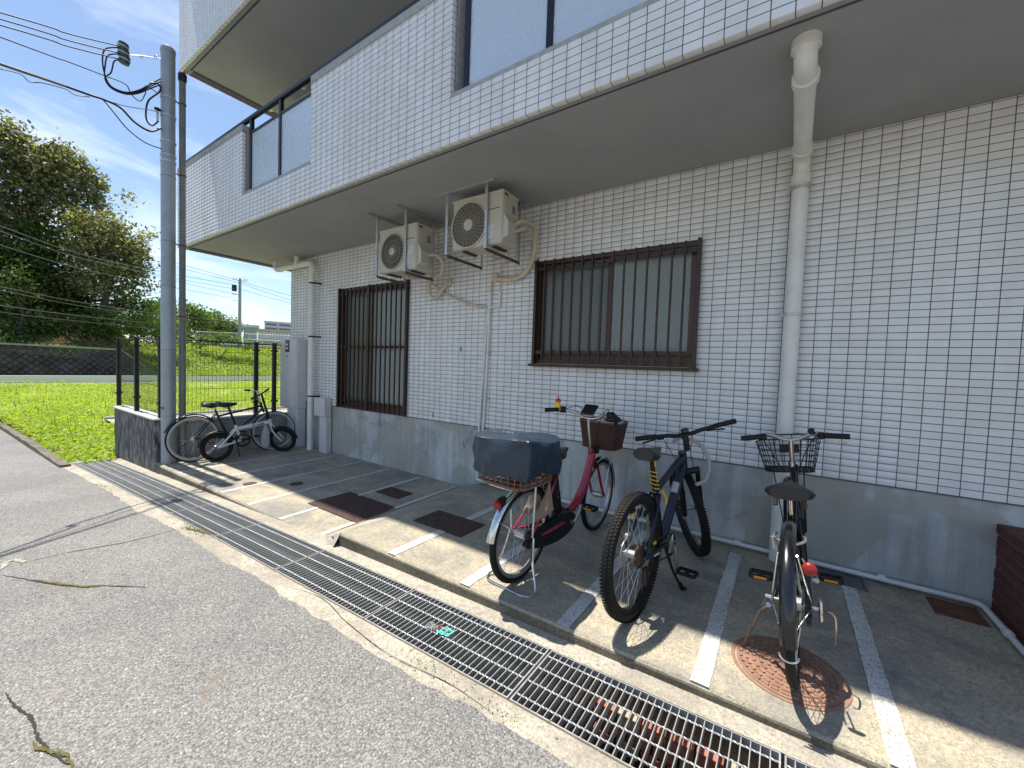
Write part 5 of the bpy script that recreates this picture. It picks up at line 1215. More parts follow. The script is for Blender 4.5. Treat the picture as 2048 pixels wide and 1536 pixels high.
# toy duck with red helmet on the left grip
dk = thing('toy_duck', 'small yellow rubber duck with red propeller helmet fixed on the red bicycle handlebar', 'toy', tuple(rt.matrix_world @ S((.745, .235, 1.075))))
dp_ = Vector(dk.location)
MB().lathe(dp_, (0, 0, 1), [(0, -.004), (.020, 0), (.028, .012), (.028, .024), (.02, .034), (.012, .038)], 18).build('duck_body', 'toy_yellow', dk, smooth=True)
MB().lathe(dp_ + Vector((0, 0, .034)), (0, 0, 1), [(.010, 0), (.019, .008), (.020, .020), (.012, .030), (0, .033)], 18).build('duck_head', 'toy_yellow', dk, smooth=True)
MB().lathe(dp_ + Vector((0, 0, .047)), (0, 0, 1), [(.0235, 0), (.0235, .010), (.017, .024), (.004, .030), (.003, .042), (0, .043)], 18).build('helmet', 'toy_red', dk, smooth=True)
MB().box(tuple(dp_ + Vector((-.022, -.004, .086))), tuple(dp_ + Vector((.022, .004, .090))), .001).build('propeller', 'toy_red', dk)
MB().lathe(dp_ + Vector((.0, .022, .046)), (0, 1, -.1), [(.008, 0), (.006, .010), (0, .012)], 10).build('beak', 'reflector_amber', dk)

# --- dark navy mountain bike
mt = bike_root('mountain_bike', 'dark navy mountain bike with knobbly tyres and coiled yellow lock on the seat post', -.646, 2.27, 1.452, .035, 0)
r = .353; wb = 1.104; S = steerer(wb, .645)
wheel(mt, 0, r, .054, rim='black_plastic', nsp=32, knobs=True, hubr=.022); wheel(mt, wb, r, .054, rim='black_plastic', nsp=32, fn=S, knobs=True, hubr=.02)
BB = (.42, .30)
part(mt, 'seat_tube', 'navy_paint', [(BB[0], 0, BB[1]), (.285, 0, .70)], .018)
part(mt, 'seat_post', 'black_plastic', [(.285, 0, .70), (.235, 0, .875)], .0145)
part(mt, 'top_tube', 'navy_paint', [(.30, 0, .655), (.60, 0, .745), (.80, 0, .80)], [.020, .022, .026], n=12)
part(mt, 'down_tube', 'navy_paint', [(BB[0], 0, BB[1]), (.62, 0, .52), (.815, 0, .735)], [.030, .031, .029], n=12)
part(mt, 'head_tube', 'navy_paint', [(.84, 0, .68), (.795, 0, .835)], .028, n=14)
for s in (-1, 1):
    part(mt, 'chain_stay', 'navy_paint', [(BB[0], s * .035, BB[1]), (.2, s * .055, .33), (0, s * .07, r)], .011, sm=True)
    part(mt, 'seat_stay', 'navy_paint', [(.305, s * .028, .64), (.15, s * .055, .50), (0, s * .07, r)], .010, sm=True)
    part(mt, 'fork_upper', 'black_plastic', [(.86, s * .062, .70), (.925, s * .062, .53)], .0165, S)
    part(mt, 'fork_lower', 'black_plastic', [(.92, s * .062, .545), (1.0, s * .062, .34), (wb - .02, s * .062, r)], .020, S)
    part(mt, 'handlebar_grip', 'black_plastic', [(.735, s * .345, .995), (.745, s * .20, .985)], .0175, S, n=12)
    part(mt, 'brake_lever', 'black_plastic', [(.78, s * .17, .975), (.82, s * .21, .955), (.81, s * .29, .945)], .006, S, sm=True, n=6)
    MB().box((.745, s * .17 - .022, .955), (.79, s * .17 + .022, .99), .006).xf(S).build('lever_clamp', 'black_plastic', mt)
    part(mt, 'brake_cable', 'black_plastic', [(.80, s * .16, .975), (.93, s * .12, .95), (.95, s * .07, .82), (.90, s * .05, .70)], .0028, S, sm=True, n=6)
part(mt, 'fork_crown', 'black_plastic', [(.852, -.07, .685), (.852, .07, .685)], .024, S)
part(mt, 'handlebar', 'black_plastic', [(.735, .31, .993), (.755, .12, .975), (.775, .05, .96), (.775, -.05, .96), (.755, -.12, .975), (.735, -.31, .993)], .0145, S, sm=True)
part(mt, 'stem', 'black_plastic', [(.79, 0, .85), (.765, 0, .925), (.78, 0, .96)], .021, S)
MB().box((.745, -.03, .97), (.79, .02, 1.005), .008).xf(S).build('bike_computer', 'screen_black', mt)
saddle(mt, .235, .91, L=.27, Wd=.155, mat='saddle_vinyl')
MB().box((.245, -.018, .82), (.262, .018, .87), .003).build('lock_tag', 'lock_yellow', mt)
cp_ = [(.245 + .024 * math.cos(k * .42) + (.86 - (.80 - k * .0018)) * .30, .024 * math.sin(k * .42), .80 - k * .0018) for k in range(84)]
MB().tube(cp_, .0030, 6).build('coiled_lock', 'lock_yellow', mt, smooth=True)
part(mt, 'lock_cable', 'lock_yellow', [(.33, -.03, .66), (.36, -.045, .61), (.35, -.05, .57)], .007, sm=True, n=6)
crankset(mt, BB, .17, -78, 'alloy', yR=-.075, yL=.07, ring=.07, amber=False, pw=.11)
MB().lathe((0, -.028, r), (0, -1, 0), [(.07, 0), (.068, .006), (.055, .016), (.042, .026), (.022, .034)], 24).build('cassette', 'chain_rust', mt)
MB().tube(smoothpath([(0, -.047, r + .055), (.2, -.055, r + .045), (BB[0], -.063, BB[1] + .068), (BB[0] + .068, -.063, BB[1]), (BB[0], -.063, BB[1] - .068), (.2, -.058, .26), (.04, -.055, .22), (.02, -.052, .26), (.0, -.047, r - .06)]), .0045, 5).build('chain', 'chain_rust', mt)
MB().box((-.02, -.075, .20), (.035, -.052, .30), .008).build('derailleur', 'chain_rust', mt)
MB().ring((0, .045, r), (0, 1, 0), [(.066, 0), (.08, 0), (.08, .003), (.066, .003)], 32).build('brake_disc', 'alloy', mt)
MB().box((.02, .04, r + .05), (.07, .075, r + .10), .008).build('brake_caliper', 'chrome', mt)
MB().ring((wb, .045, r), (0, 1, 0), [(.066, 0), (.08, 0), (.08, .003), (.066, .003)], 32).xf(S).build('brake_disc', 'alloy', mt)
MB().box((wb - .11, .05, r + .04), (wb - .05, .085, r + .09), .008).xf(S).build('brake_caliper', 'black_plastic', mt)
part(mt, 'kickstand', 'black_plastic', [(.36, -.045, .30), (.40, -.075, .16), (.465, -.115, .012)], [.010, .009, .008], n=8)
part(mt, 'kickstand_foot', 'black_plastic', [(.455, -.109, .05), (.475, -.121, .012), (.495, -.128, .008)], .013, n=8)
for (a, b) in ((( -.0, .0, 0), 0),): pass
part(mt, 'lock_sleeve', 'sleeve_grey', [(.79, .06, .90), (.86, .03, .93), (.93, -.08, .88), (.95, -.14, .76), (.91, -.13, .64), (.85, -.08, .60)], .014, sm=True, n=10)
part(mt, 'bottle_cage', 'alloy', [(.63, 0, .57), (.68, 0, .63)], .026, n=12)
MB().box((.12, .062, .52), (.16, .072, .54)).build('frame_sticker', 'lock_yellow', mt); MB().box((.10, -.078, .40), (.13, -.072, .415)).build('frame_sticker', 'lock_yellow', mt); MB().box((.79, -.012, .815), (.83, .012, .835)).build('frame_sticker', 'wrap_teal', mt)
for k in range(5): MB().box((.09 + k * .016, -.0835, .335 - k * .0015), (.101 + k * .016, -.0805, .345 - k * .0015)).build('stay_lettering', 'cloth_white', mt)

# --- black city bicycle
bt = bike_root('city_bicycle', 'black city bicycle with wire front basket leaning on its side stand over the manhole', .111, 2.283, 1.531, .084, 0)
r = .342; wb = 1.088; S = steerer(wb, .149)
wheel(bt, 0, r, .040, nsp=36, hubr=.03); wheel(bt, wb, r, .040, nsp=36, fn=S)
BB = (.44, .29)
part(bt, 'down_tube', 'black_paint', [(.93, 0, .72), (.80, 0, .55), (.62, 0, .38), (BB[0], 0, BB[1])], .020, sm=True, n=12)
part(bt, 'second_tube', 'black_paint', [(.905, 0, .80), (.75, 0, .64), (.55, 0, .48), (.40, 0, .42)], .016, sm=True)
part(bt, 'head_tube', 'black_paint', [(.95, 0, .66), (.895, 0, .83)], .022, n=12)
part(bt, 'seat_tube', 'black_paint', [(BB[0], 0, BB[1]), (.28, 0, .68)], .017)
part(bt, 'seat_post', 'chrome', [(.28, 0, .68), (.245, 0, .79)], .0125)
for s in (-1, 1):
    part(bt, 'chain_stay', 'black_paint', [(BB[0], s * .04, BB[1]), (0, s * .075, r)], .010)
    part(bt, 'seat_stay', 'black_paint', [(.29, s * .03, .65), (0, s * .075, r)], .008)
    part(bt, 'fork_blade', 'black_paint', [(.96, s * .048, .62), (1.02, s * .054, .48), (wb, s * .056, r)], .011, S, sm=True)
    part(bt, 'grip', 'black_plastic', [(.715, s * .275, 1.03), (.745, s * .165, 1.035)], .0165, S, n=12)
    part(bt, 'brake_lever', 'chrome', [(.775, s * .16, 1.025), (.765, s * .22, 1.0), (.73, s * .26, .99)], .005, S, sm=True, n=6)
    MB().box((.75, s * .15 - .018, 1.012), (.79, s * .15 + .018, 1.052), .006).xf(S).build('control_clamp', 'black_plastic', bt)
    part(bt, 'mudguard_stay', 'chrome', [(0, s * .08, r), (-.21, s * .034, r + .30)], .003, n=6)
    part(bt, 'mudguard_stay', 'chrome', [(0, s * .082, r), (-.34, s * .034, r + .06)], .003, n=6)
    part(bt, 'axle_nut', 'chrome', [(0, s * .075, r), (0, s * .105, r)], .011, n=8)
    part(bt, 'brake_cable', 'black_plastic', [(.79, s * .15, 1.04), (.95, s * .16, 1.02), (1.04, s * .10, .90), (.99, s * .04, .76)], .003, S, sm=True, n=6)
part(bt, 'handlebar', 'alloy', [(.73, .225, 1.033), (.79, .13, 1.045), (.835, .05, 1.01), (.84, 0, 1.0), (.835, -.05, 1.01), (.79, -.13, 1.045), (.73, -.225, 1.033)], .0115, S, sm=True)
part(bt, 'stem', 'chrome', [(.895, 0, .83), (.855, 0, .955), (.84, 0, 1.005)], .0135, S)
part(bt, 'headset', 'chrome', [(.897, 0, .825), (.890, 0, .85)], .021, S, 12)
MB().box((.77, -.12, 1.04), (.80, -.09, 1.075), .005).xf(S).build('bell', 'black_plastic', bt)
wire_basket(bt, (1.12, 0, .76), .28, .37, .20, .28, .225, 22, 6, 'black_plastic', .0028, S, 'front_basket')
MB().box((.965, -.055, .90), (.975, .055, .955), .003).xf(S).build('basket_plate', 'black_plastic', bt)
part(bt, 'basket_stay', 'black_plastic', [(wb, .06, r), (1.15, .09, .76)], .004, S, 6); part(bt, 'basket_stay', 'black_plastic', [(wb, -.06, r), (1.15, -.09, .76)], .004, S, 6)
saddle(bt, .245, .825, L=.27, Wd=.215)
for s in (-1, 1): 
    MB().tube([(.17 + .010 * math.cos(k * .9), s * .06 + .010 * math.sin(k * .9), .745 + k * .0012) for k in range(50)], .003, 5).build('saddle_spring', 'galv_rust', bt)
mudguard(bt, 0, r, 25, 184, .060, 'black_paint', rad=r + .018)
mudguard(bt, wb, r, -5, 150, .056, 'black_paint', S)
MB().tube([(-.345 * math.cos(a) * 0 - .372 * math.cos(math.radians(9)), .033 * math.cos(b), r - .045 + .028 * -abs(math.sin(b))) for a, b in [(0, PI * k / 10) for k in range(11)]], .004, 6).build('guard_hoop', 'chrome', bt)
MB().lathe((-.225, -.075, .60), (-1, 0, .1), [(.026, -.01), (.027, 0), (.02, .010), (0, .013)], 18).build('rear_reflector', 'reflector_red', bt, smooth=True)
part(bt, 'reflector_arm', 'galv_rust', [(-.225, -.07, .60), (-.12, -.05, .60)], .004, n=6)
MB().tube([(.02 + .085 * math.cos(a), .062 * math.sin(a) * 1.0, .64) for a in [math.radians(60 + 240 * k / 20) for k in range(21)]], .0065, 8).build('ring_lock', 'alloy', bt, smooth=True)
part(bt, 'dynamo', 'alloy', [(-.05, .055, .60), (-.05, .06, .655)], .013, n=12)
crankset(bt, BB, .16, -12, 'alloy', yR=-.085, yL=.07, ring=.085)
cs = []
for (sc_, yy) in ((.92, -.05), (1.0, -.055), (1.0, -.072), (.92, -.076)):
    cs.append([(.21 + .30 * math.cos(2 * PI * k / 28) * sc_, yy, .315 + (.05 + .06 * (1 + math.cos(2 * PI * k / 28)) / 2) * math.sin(2 * PI * k / 28) * sc_ - .012) for k in range(28)])
MB().loft(cs).build('chain_guard', 'black_paint', bt, smooth=True)
MB().lathe((0, -.055, r), (0, -1, 0), [(.05, 0), (.05, .006), (.03, .02)], 22).build('sprocket', 'chain_rust', bt)
MB().box((-.03, -.115, r - .05), (.02, -.10, r + .05), .006).build('gear_arm', 'chrome', bt)
part(bt, 'gear_guard', 'galv_rust', [(.02, -.10, r - .01), (.01, -.155, r - .02), (-.06, -.16, r - .05), (-.07, -.155, r - .11)], .0038, sm=True, n=6)
part(bt, 'side_stand', 'galv_rust', [(-.005, .095, r), (.06, .222, .018)], [.0065, .0065], n=8)
part(bt, 'stand_hinge', 'chrome', [(-.04, .09, r - .02), (.03, .13, r - .09)], .012, n=8)

# --- black bicycle with white-walled tyres by the fence
zp = PADL - .012
wt = bike_root('white_tyre_bicycle', 'black bicycle with white walled tyres leaning against the pole behind the folding bicycle', -6.93, 2.17, 1.56, .06, zp - .01)
r = .325; wb = 1.08; S = steerer(wb, -.15)
wheel(wt, 0, r, .04, rim='alloy', white=True, nsp=36); wheel(wt, wb, r, .04, rim='alloy', white=True, nsp=36, fn=S)
BB = (.43, .29)
part(wt, 'top_tube', 'black_paint', [(.29, 0, .62), (.90, 0, .74)], .015); part(wt, 'down_tube', 'black_paint', [(BB[0], 0, BB[1]), (.92, 0, .69)], .018)
part(wt, 'seat_tube', 'black_paint', [(BB[0], 0, BB[1]), (.27, 0, .72)], .016); part(wt, 'seat_post', 'chrome', [(.27, 0, .72), (.25, 0, .78)], .0125); part(wt, 'head_tube', 'black_paint', [(.94, 0, .64), (.885, 0, .80)], .021)
for s in (-1, 1):
    part(wt, 'chain_stay', 'black_paint', [(BB[0], s * .04, BB[1]), (0, s * .07, r)], .010); part(wt, 'seat_stay', 'black_paint', [(.28, s * .03, .66), (0, s * .07, r)], .008)
    part(wt, 'fork_blade', 'black_paint', [(.95, s * .046, .62), (1.01, s * .054, .48), (wb, s * .056, r)], .011, S, sm=True)
    part(wt, 'grip', 'black_plastic', [(.74, s * .27, .985), (.78, s * .17, .985)], .016, S)
part(wt, 'stem', 'chrome', [(.885, 0, .80), (.85, 0, .95)], .0135, S)
part(wt, 'handlebar', 'chrome', [(.75, .25, .985), (.82, .12, .985), (.86, 0, .955), (.82, -.12, .985), (.75, -.25, .985)], .0115, S, sm=True)
saddle(wt, .25, .80, L=.27, Wd=.16)
crankset(wt, BB, .16, 30, 'alloy', ring=.085)
mudguard(wt, 0, r, 40, 160, .05, 'black_paint')
MB().lathe((0, -.05, r), (0, -1, 0), [(.05, 0), (.045, .01), (.02, .02)], 18).build('sprocket', 'alloy', wt)
part(wt, 'chain', 'chain_rust', [(0, -.055, r + .04), (BB[0], -.065, BB[1] + .08)], .004, n=5); part(wt, 'chain', 'chain_rust', [(0, -.055, r - .04), (BB[0], -.065, BB[1] - .08)], .004, n=5)

# --- white folding bicycle
ft = bike_root('folding_bicycle', 'white folding bicycle with small black wheels standing beside the low wall', -6.66, 2.36, 1.56, .05, zp)
r = .205; wb = .90; S = steerer(wb, -.85, 72, .03)
wheel(ft, 0, r, .045, rim='black_plastic', nsp=20); wheel(ft, wb, r, .045, rim='black_plastic', nsp=20, fn=S)
part(ft, 'main_tube', 'white_paint', [(.24, 0, .44), (.45, 0, .465), (.70, 0, .50)], [.026, .030, .028], n=12)
MB().box((.44, -.034, .425), (.475, .034, .505), .006).build('hinge', 'alloy', ft)
for k in range(6): MB().box((.49 + k * .022, -.0305, .462 + k * .003), (.505 + k * .022, -.0285, .485 + k * .003)).build('tube_lettering', 'wrap_teal' if k < 2 else 'black_plastic', ft)
part(ft, 'head_tube', 'white_paint', [(.735, 0, .43), (.705, 0, .545)], .024)
part(ft, 'seat_tube', 'white_paint', [(.31, 0, .27), (.235, 0, .50)], .020); part(ft, 'seat_post', 'black_plastic', [(.235, 0, .50), (.14, 0, .80)], .016)
part(ft, 'steering_post', 'black_plastic', [(.70, 0, .55), (.655, 0, .72), (.60, 0, .93)], [.020, .018, .015], S)
part(ft, 'handlebar', 'black_plastic', [(.585, .27, .95), (.60, 0, .945), (.585, -.27, .95)], .012, S)
for s in (-1, 1):
    part(ft, 'grip', 'black_plastic', [(.585, s * .28, .95), (.59, s * .17, .948)], .016, S); part(ft, 'brake_lever', 'alloy', [(.61, s * .16, .94), (.63, s * .24, .925)], .005, S, n=6)
    part(ft, 'chain_stay', 'white_paint', [(.31, s * .035, .27), (0, s * .062, r)], .014); part(ft, 'seat_stay', 'white_paint', [(.25, s * .03, .45), (0, s * .062, r)], .013)
    part(ft, 'fork_blade', 'white_paint', [(.745, s * .045, .42), (.80, s * .05, .32), (wb, s * .05, r)], .012, S, sm=True)
saddle(ft, .13, .815, L=.26, Wd=.16)
crankset(ft, (.31, .27), .15, 20, 'black_plastic', ring=.085, pw=.09)
MB().ring((.31, -.07, .27), (0, 1, 0), [(.088, -.002), (.10, -.002), (.10, .002), (.088, .002)], 30).build('chain_guard', 'black_plastic', ft)
mudguard(ft, 0, r, 20, 175, .055, 'black_plastic'); mudguard(ft, wb, r, 10, 130, .055, 'black_plastic', S)
part(ft, 'side_stand', 'black_plastic', [(.26, .04, .26), (.33, .11, .004)], .007, n=6)
part(ft, 'brake_cable', 'black_plastic', [(.60, -.1, .94), (.74, -.08, .86), (.74, -.03, .60), (.60, 0, .46)], .003, sm=True, n=6)
bg_ = thing('plastic_bag', 'crumpled clear plastic bag hanging from the folding bicycle frame', 'plastic bag', (-6.60, 2.36 + .70, .12))
rings = []; rr_ = random.Random(8)
for (u, rad, z) in ((0, .012, .43), (.1, .03, .38), (.4, .055, .28), (.8, .065, .16), (1, .045, .09)):
    rings.append([(-6.60 + rad * .6 * math.cos(2 * PI * k / 14) * rr_.uniform(.8, 1.2), 2.98 + rad * math.sin(2 * PI * k / 14) * rr_.uniform(.8, 1.2), z - .06) for k in range(14)])
MB().loft(rings).build('bag', 'bag_plastic', bg_)

# ------------------------------------------------------------------ the meadow, the hillside and everything beyond
def sstep(a, b, x):
    t = min(1, max(0, (x - a) / (b - a))); return t * t * (3 - 2 * t)
def wob(x, y): return math.sin(x * .9 + 1.3 * math.sin(y * .6)) * .5 + math.sin(y * 1.3 + .7 * x) * .5
def field_z(x, y):
    f = -.40 - .10 * sstep(-10, -30, -0 + x) if False else -.40 - .12 * sstep(10, 32, -x)
    f += .05 * wob(x, y) * sstep(1.2, 3, y) - .07 * sstep(2.2, 1.15, y) 
    d = -x
    hillL = 1.75 + 3.2 * sstep(39.5, 47, d) + 9 * sstep(46, 90, d)
    hillR = 2.7 * sstep(36.8, 47, d) + .5 * sstep(47, 70, d) - .5
    k = sstep(7.6, 10.5, y)
    if d < 35.5: return f
    fl = -.5 if d < 39.3 else hillL
    return fl * (1 - k) + hillR * k + .12 * wob(x * .8, y * .8) * sstep(39, 42, d)
gx = list(np.arange(-8.65, -30, -.45)) + list(np.arange(-30, -35.5, -.6)) + list(np.arange(-35.5, -50, -.35)) + list(np.arange(-50, -140, -5.0))
gy = list(np.arange(1.16, 6, .3)) + list(np.arange(6, 12, .4)) + list(np.arange(12, 40, 1.0)) + list(np.arange(40, 140, 8.0))
gyl = list(np.arange(-60, -10, 6.0)) + list(np.arange(-10, 1.1, .8))
def hf(name, X_, Y_, mat):
    V = np.array([(x, y, field_z(x, y)) for x in X_ for y in Y_]); n = len(Y_)
    Fq = np.array([(i * n + j, i * n + j + 1, (i + 1) * n + j + 1, (i + 1) * n + j) for i in range(len(X_) - 1) for j in range(n - 1)])
    o = np_mesh(name, V, Fq, mat); o.data.polygons.foreach_set('use_smooth', [True] * len(Fq)); return tag(o, kind='structure')
hf('meadow', [x for x in gx if x > -34.6] + [-34.6], gy, 'meadow')
hf('hillside', [-36.6] + [x for x in gx if x < -36.8], gyl + gy, 'bank_soil')
struct('far_road', MB().add([(-34.6, -60, -.53), (-34.6, 140, -.53), (-39.5, 140, -.53), (-39.5, -60, -.53)], [(0, 1, 2, 3)]), 'asphalt')
# road kerb and bare soil along the meadow
ke = MB()
xk = list(np.arange(-8.7, -34, -.25)); kh = [.045 + .03 * sstep(9, 12, -x) + random.uniform(-.012, .012) for x in xk]
for i in range(len(xk) - 1):
    a, b = xk[i], xk[i + 1]; ya, yb = 1.12 + .012 * (a + 9), 1.12 + .012 * (b + 9)
    ha, hb = kh[i], kh[i + 1]
    v = [(a, ya - .03, road_z(a) - .2), (a, ya - .015, road_z(a) + ha), (a, ya + .10, road_z(a) + ha * .9), (a, ya + .13, road_z(a) - .2), (b, yb - .03, road_z(b) - .2), (b, yb - .015, road_z(b) + hb), (b, yb + .10, road_z(b) + hb * .9), (b, yb + .13, road_z(b) - .2)]
    ke.add(v, [(0, 1, 5, 4), (1, 2, 6, 5), (2, 3, 7, 6)] + ([(3, 2, 1, 0)] if i == 0 else []))
struct('road_kerb', ke, 'kerb_concrete')
sl_ = MB(); rr_ = random.Random(4)
xq = list(np.arange(-8.6, -16, -.08)); vs = []
for x in xq:
    y0 = 1.2 + .012 * (x + 9)
    for j in range(5): vs.append((x, y0 + .09 * j * (1 + .3 * math.sin(x * 2.1)), field_z(x, y0 + .1) + .10 * math.sin(j * .8) * (.6 + .4 * math.sin(x * 3.3)) + rr_.uniform(-.03, .03) - .02 * j))
sl_.add(vs, [(i * 5 + j, i * 5 + j + 1, (i + 1) * 5 + j + 1, (i + 1) * 5 + j) for i in range(len(xq) - 1) for j in range(4)])
struct('soil_edge', sl_, 'soil')
struct('yard_path', MB().add([(-14.2, 2.6, field_z(-14, 4) + .07), (-11.3, 2.6, field_z(-11, 4) + .07), (-11.3, 30, field_z(-11, 4) + .05), (-14.2, 30, field_z(-14, 4) + .05)], [(0, 1, 2, 3)]), 'strip_concrete')
tag(MB().box((-14.32, 2.6, -.6), (-14.2, 30, -.24), .01).build('path_kerb', 'low_wall'), 'pale concrete kerb along the yard path beyond the mesh fence', 'kerb')
MB().box((-8.99, y_gn(-9) - .02, road_z(-9) - .04), (-8.94, y_gf(-9) + .04, road_z(-9) + .012), .003).build('end_plate', 'galv', gl)

def leaves(name, C, size, mat, parent=None, kind=None, flat=0.0, asp=.55):
    n = len(C); a = rng.normal(size=(n, 3)); a[:, 2] += flat * np.sign(a[:, 2] + 1e-9); a /= np.linalg.norm(a, axis=1)[:, None]
    b = rng.normal(size=(n, 3)); b -= a * (a * b).sum(1)[:, None]; b /= np.linalg.norm(b, axis=1)[:, None]; c = np.cross(a, b)
    s = (size * rng.uniform(.6, 1.35, n))[:, None]
    V = np.stack([C - b * s * .5, C + c * s * asp * .5 + a * s * .08, C + b * s * .5, C - c * s * asp * .5 + a * s * .08], 1).reshape(-1, 3)
    return np_mesh(name, V, np.arange(4 * n).reshape(-1, 4), mat, parent, kind)
def blob_points(blobs, dens, clump=.45, nsub=1.0):
    out = []
    for (c, rx, ry, rz) in blobs:
        K = max(10, int(nsub * 34 * (rx * ry * rz) ** .5)); d = rng.normal(size=(K, 3)); d /= np.linalg.norm(d, axis=1)[:, None]
        u = rng.uniform(.25, 1, K) ** .5; sub = np.array(c) + d * u[:, None] * np.array([rx, ry, rz])
        N = int(dens * rx * ry * rz ** .5 * 10); w = rng.integers(0, K, N); sg = clump * (.6 + .8 * rng.random(K))
        out.append(sub[w] + rng.normal(size=(N, 3)) * sg[w][:, None] * np.array([1, 1, .6]))
    return np.concatenate(out)
def px_blob(px, py, rpx, D, depth=1.0, dd=0.0):
    c = at_dist(px, py, D + dd); e = at_dist(px + rpx, py, D + dd); ry = np.linalg.norm(e - c); z = at_dist(px, py - rpx, D + dd); rz = abs(z[2] - c[2])
    return (c, ry * depth, ry, rz)
def tree(label, base, top, blobs, dens, size, mat, limbs=(), tr=.28, clump=.45, name='tree', group=None):
    t = thing(name, label, 'tree', tuple(base), group)
    tk = MB(); P = smoothpath([base, tuple((Vector(base) + Vector(top)) / 2 + Vector((.3, .4, 0))), top], 6); tk.tube(P, [tr * (1 - .6 * i / (len(P) - 1)) for i in range(len(P))], 9)
    for (s, e) in limbs:
        s = P[int(s * (len(P) - 1))]; e = Vector(e); m_ = (s + e) / 2 + Vector((random.uniform(-.6, .6), random.uniform(-.6, .6), random.uniform(-.2, .6))); Q = smoothpath([s, m_, e], 5); tk.tube(Q, [tr * .5 * (1 - .8 * i / (len(Q) - 1)) for i in range(len(Q))], 6)
        for _ in range(3):
            a = Q[random.randint(3, len(Q) - 2)]; tk.tube([a, a + Vector((random.uniform(-.8, .8), random.uniform(-.8, .8), random.uniform(.2, .8)))], [tr * .15, tr * .05], 5)
    tk.build('trunk', 'bark', t, smooth=True)
    leaves('crown', blob_points(blobs, dens, clump), size, mat, t)
    return t
TD_ = 46
bl = [px_blob(*q, TD_, .8) for q in ((55, 315, 55), (125, 325, 45), (10, 270, 42), (150, 360, 45), (180, 375, 32), (85, 375, 50), (25, 350, 45), (200, 365, 14), (205, 405, 20), (110, 420, 55), (175, 430, 40), (30, 430, 55), (-40, 330, 60), (-50, 420, 70), (-40, 250, 40))]
bl += [px_blob(255, 390, 9, TD_, .8), px_blob(240, 385, 8, TD_, .8), px_blob(262, 400, 7, TD_, .8)]
base = at_dist(45, 640, TD_); base[2] = field_z(base[0], base[1]) - .3; tp = at_dist(45, 330, TD_)
tree('tall dark tree with spreading limbs on the hillside above the block wall', tuple(base), tuple(tp), bl, 72, .30, 'leaf_dark', [(.5, at_dist(130, 340, TD_)), (.45, at_dist(-20, 330, TD_)), (.6, at_dist(90, 290, TD_)), (.4, at_dist(180, 390, TD_)), (.55, at_dist(10, 280, TD_))], .34, .36)
bl = [px_blob(*q, 43, .9) for q in ((215, 480, 42), (255, 490, 34), (280, 500, 18), (180, 490, 45), (240, 540, 45), (280, 555, 18), (190, 550, 50), (265, 525, 30), (225, 445, 24), (300, 468, 7), (314, 463, 6), (292, 470, 10), (296, 575, 12), (160, 445, 26))]
base = at_dist(190, 665, 43); base[2] = field_z(base[0], base[1]) - .3
tree('broad dark tree leaning out over the bank beside the tall tree', tuple(base), tuple(at_dist(200, 500, 43)), bl, 85, .27, 'leaf_dark', [(.5, at_dist(260, 500, 43)), (.4, at_dist(280, 550, 43)), (.6, at_dist(150, 470, 43))], .26, .40)
bl = [px_blob(*q, 44, 1.0, 1.5) for q in ((60, 500, 60), (110, 520, 55), (20, 540, 60), (80, 575, 60), (140, 580, 50), (-50, 520, 70), (30, 600, 45), (-40, 590, 60))]
base = at_dist(60, 660, 46); base[2] = field_z(base[0], base[1]) - .3
tree('shadowed dark tree standing under the tall tree on the bank', tuple(base), tuple(at_dist(60, 520, 46)), bl, 85, .28, 'leaf_mid', [(.6, at_dist(120, 540, 46)), (.6, at_dist(10, 530, 46))], .22, .5)
bl = [px_blob(*q, 41.5, .8) for q in ((20, 560, 26), (48, 585, 18), (10, 600, 18), (40, 530, 12))]
base = at_dist(25, 665, 41.5); base[2] = field_z(base[0], base[1]) - .2
tree('small olive green tree on the bank in front of the dark trees', tuple(base), tuple(at_dist(25, 580, 41.5)), bl, 110, .22, 'leaf_mid', [], .10, .3)
for i, (q, lab) in enumerate(((((75, 640, 26), (110, 650, 24), (50, 655, 18)), 'dark shrub on the bank under the shadowed tree'), (((160, 645, 26), (200, 640, 28), (180, 665, 20)), 'dark spreading shrub at the foot of the leaning tree'), (((245, 640, 26), (285, 645, 24), (265, 670, 18)), 'leafy shrub hiding the bank where the block wall ends'), (((315, 650, 24), (345, 660, 22), (330, 680, 15)), 'leafy shrub on the bank behind the grey pole'), (((100, 605, 30), (150, 600, 30)), 'shaded understorey shrub between the two dark trees'), (((215, 600, 32), (260, 605, 28), (300, 615, 20)), 'shaded understorey shrub below the leaning crown'))):
    D = (42, 42, 42, 44, 45.5, 45)[i]; bl = [px_blob(*b_, D, .8) for b_ in q]; base = at_dist(q[0][0], 690, D); base[2] = field_z(base[0], base[1]) - .2
    tree(lab, tuple(base), tuple(at_dist(*q[0][:2], D)), bl, 110, .26, 'leaf_mid' if i in (0, 1, 4, 5) else 'leaf_light', [], .05, .35, name='shrub')
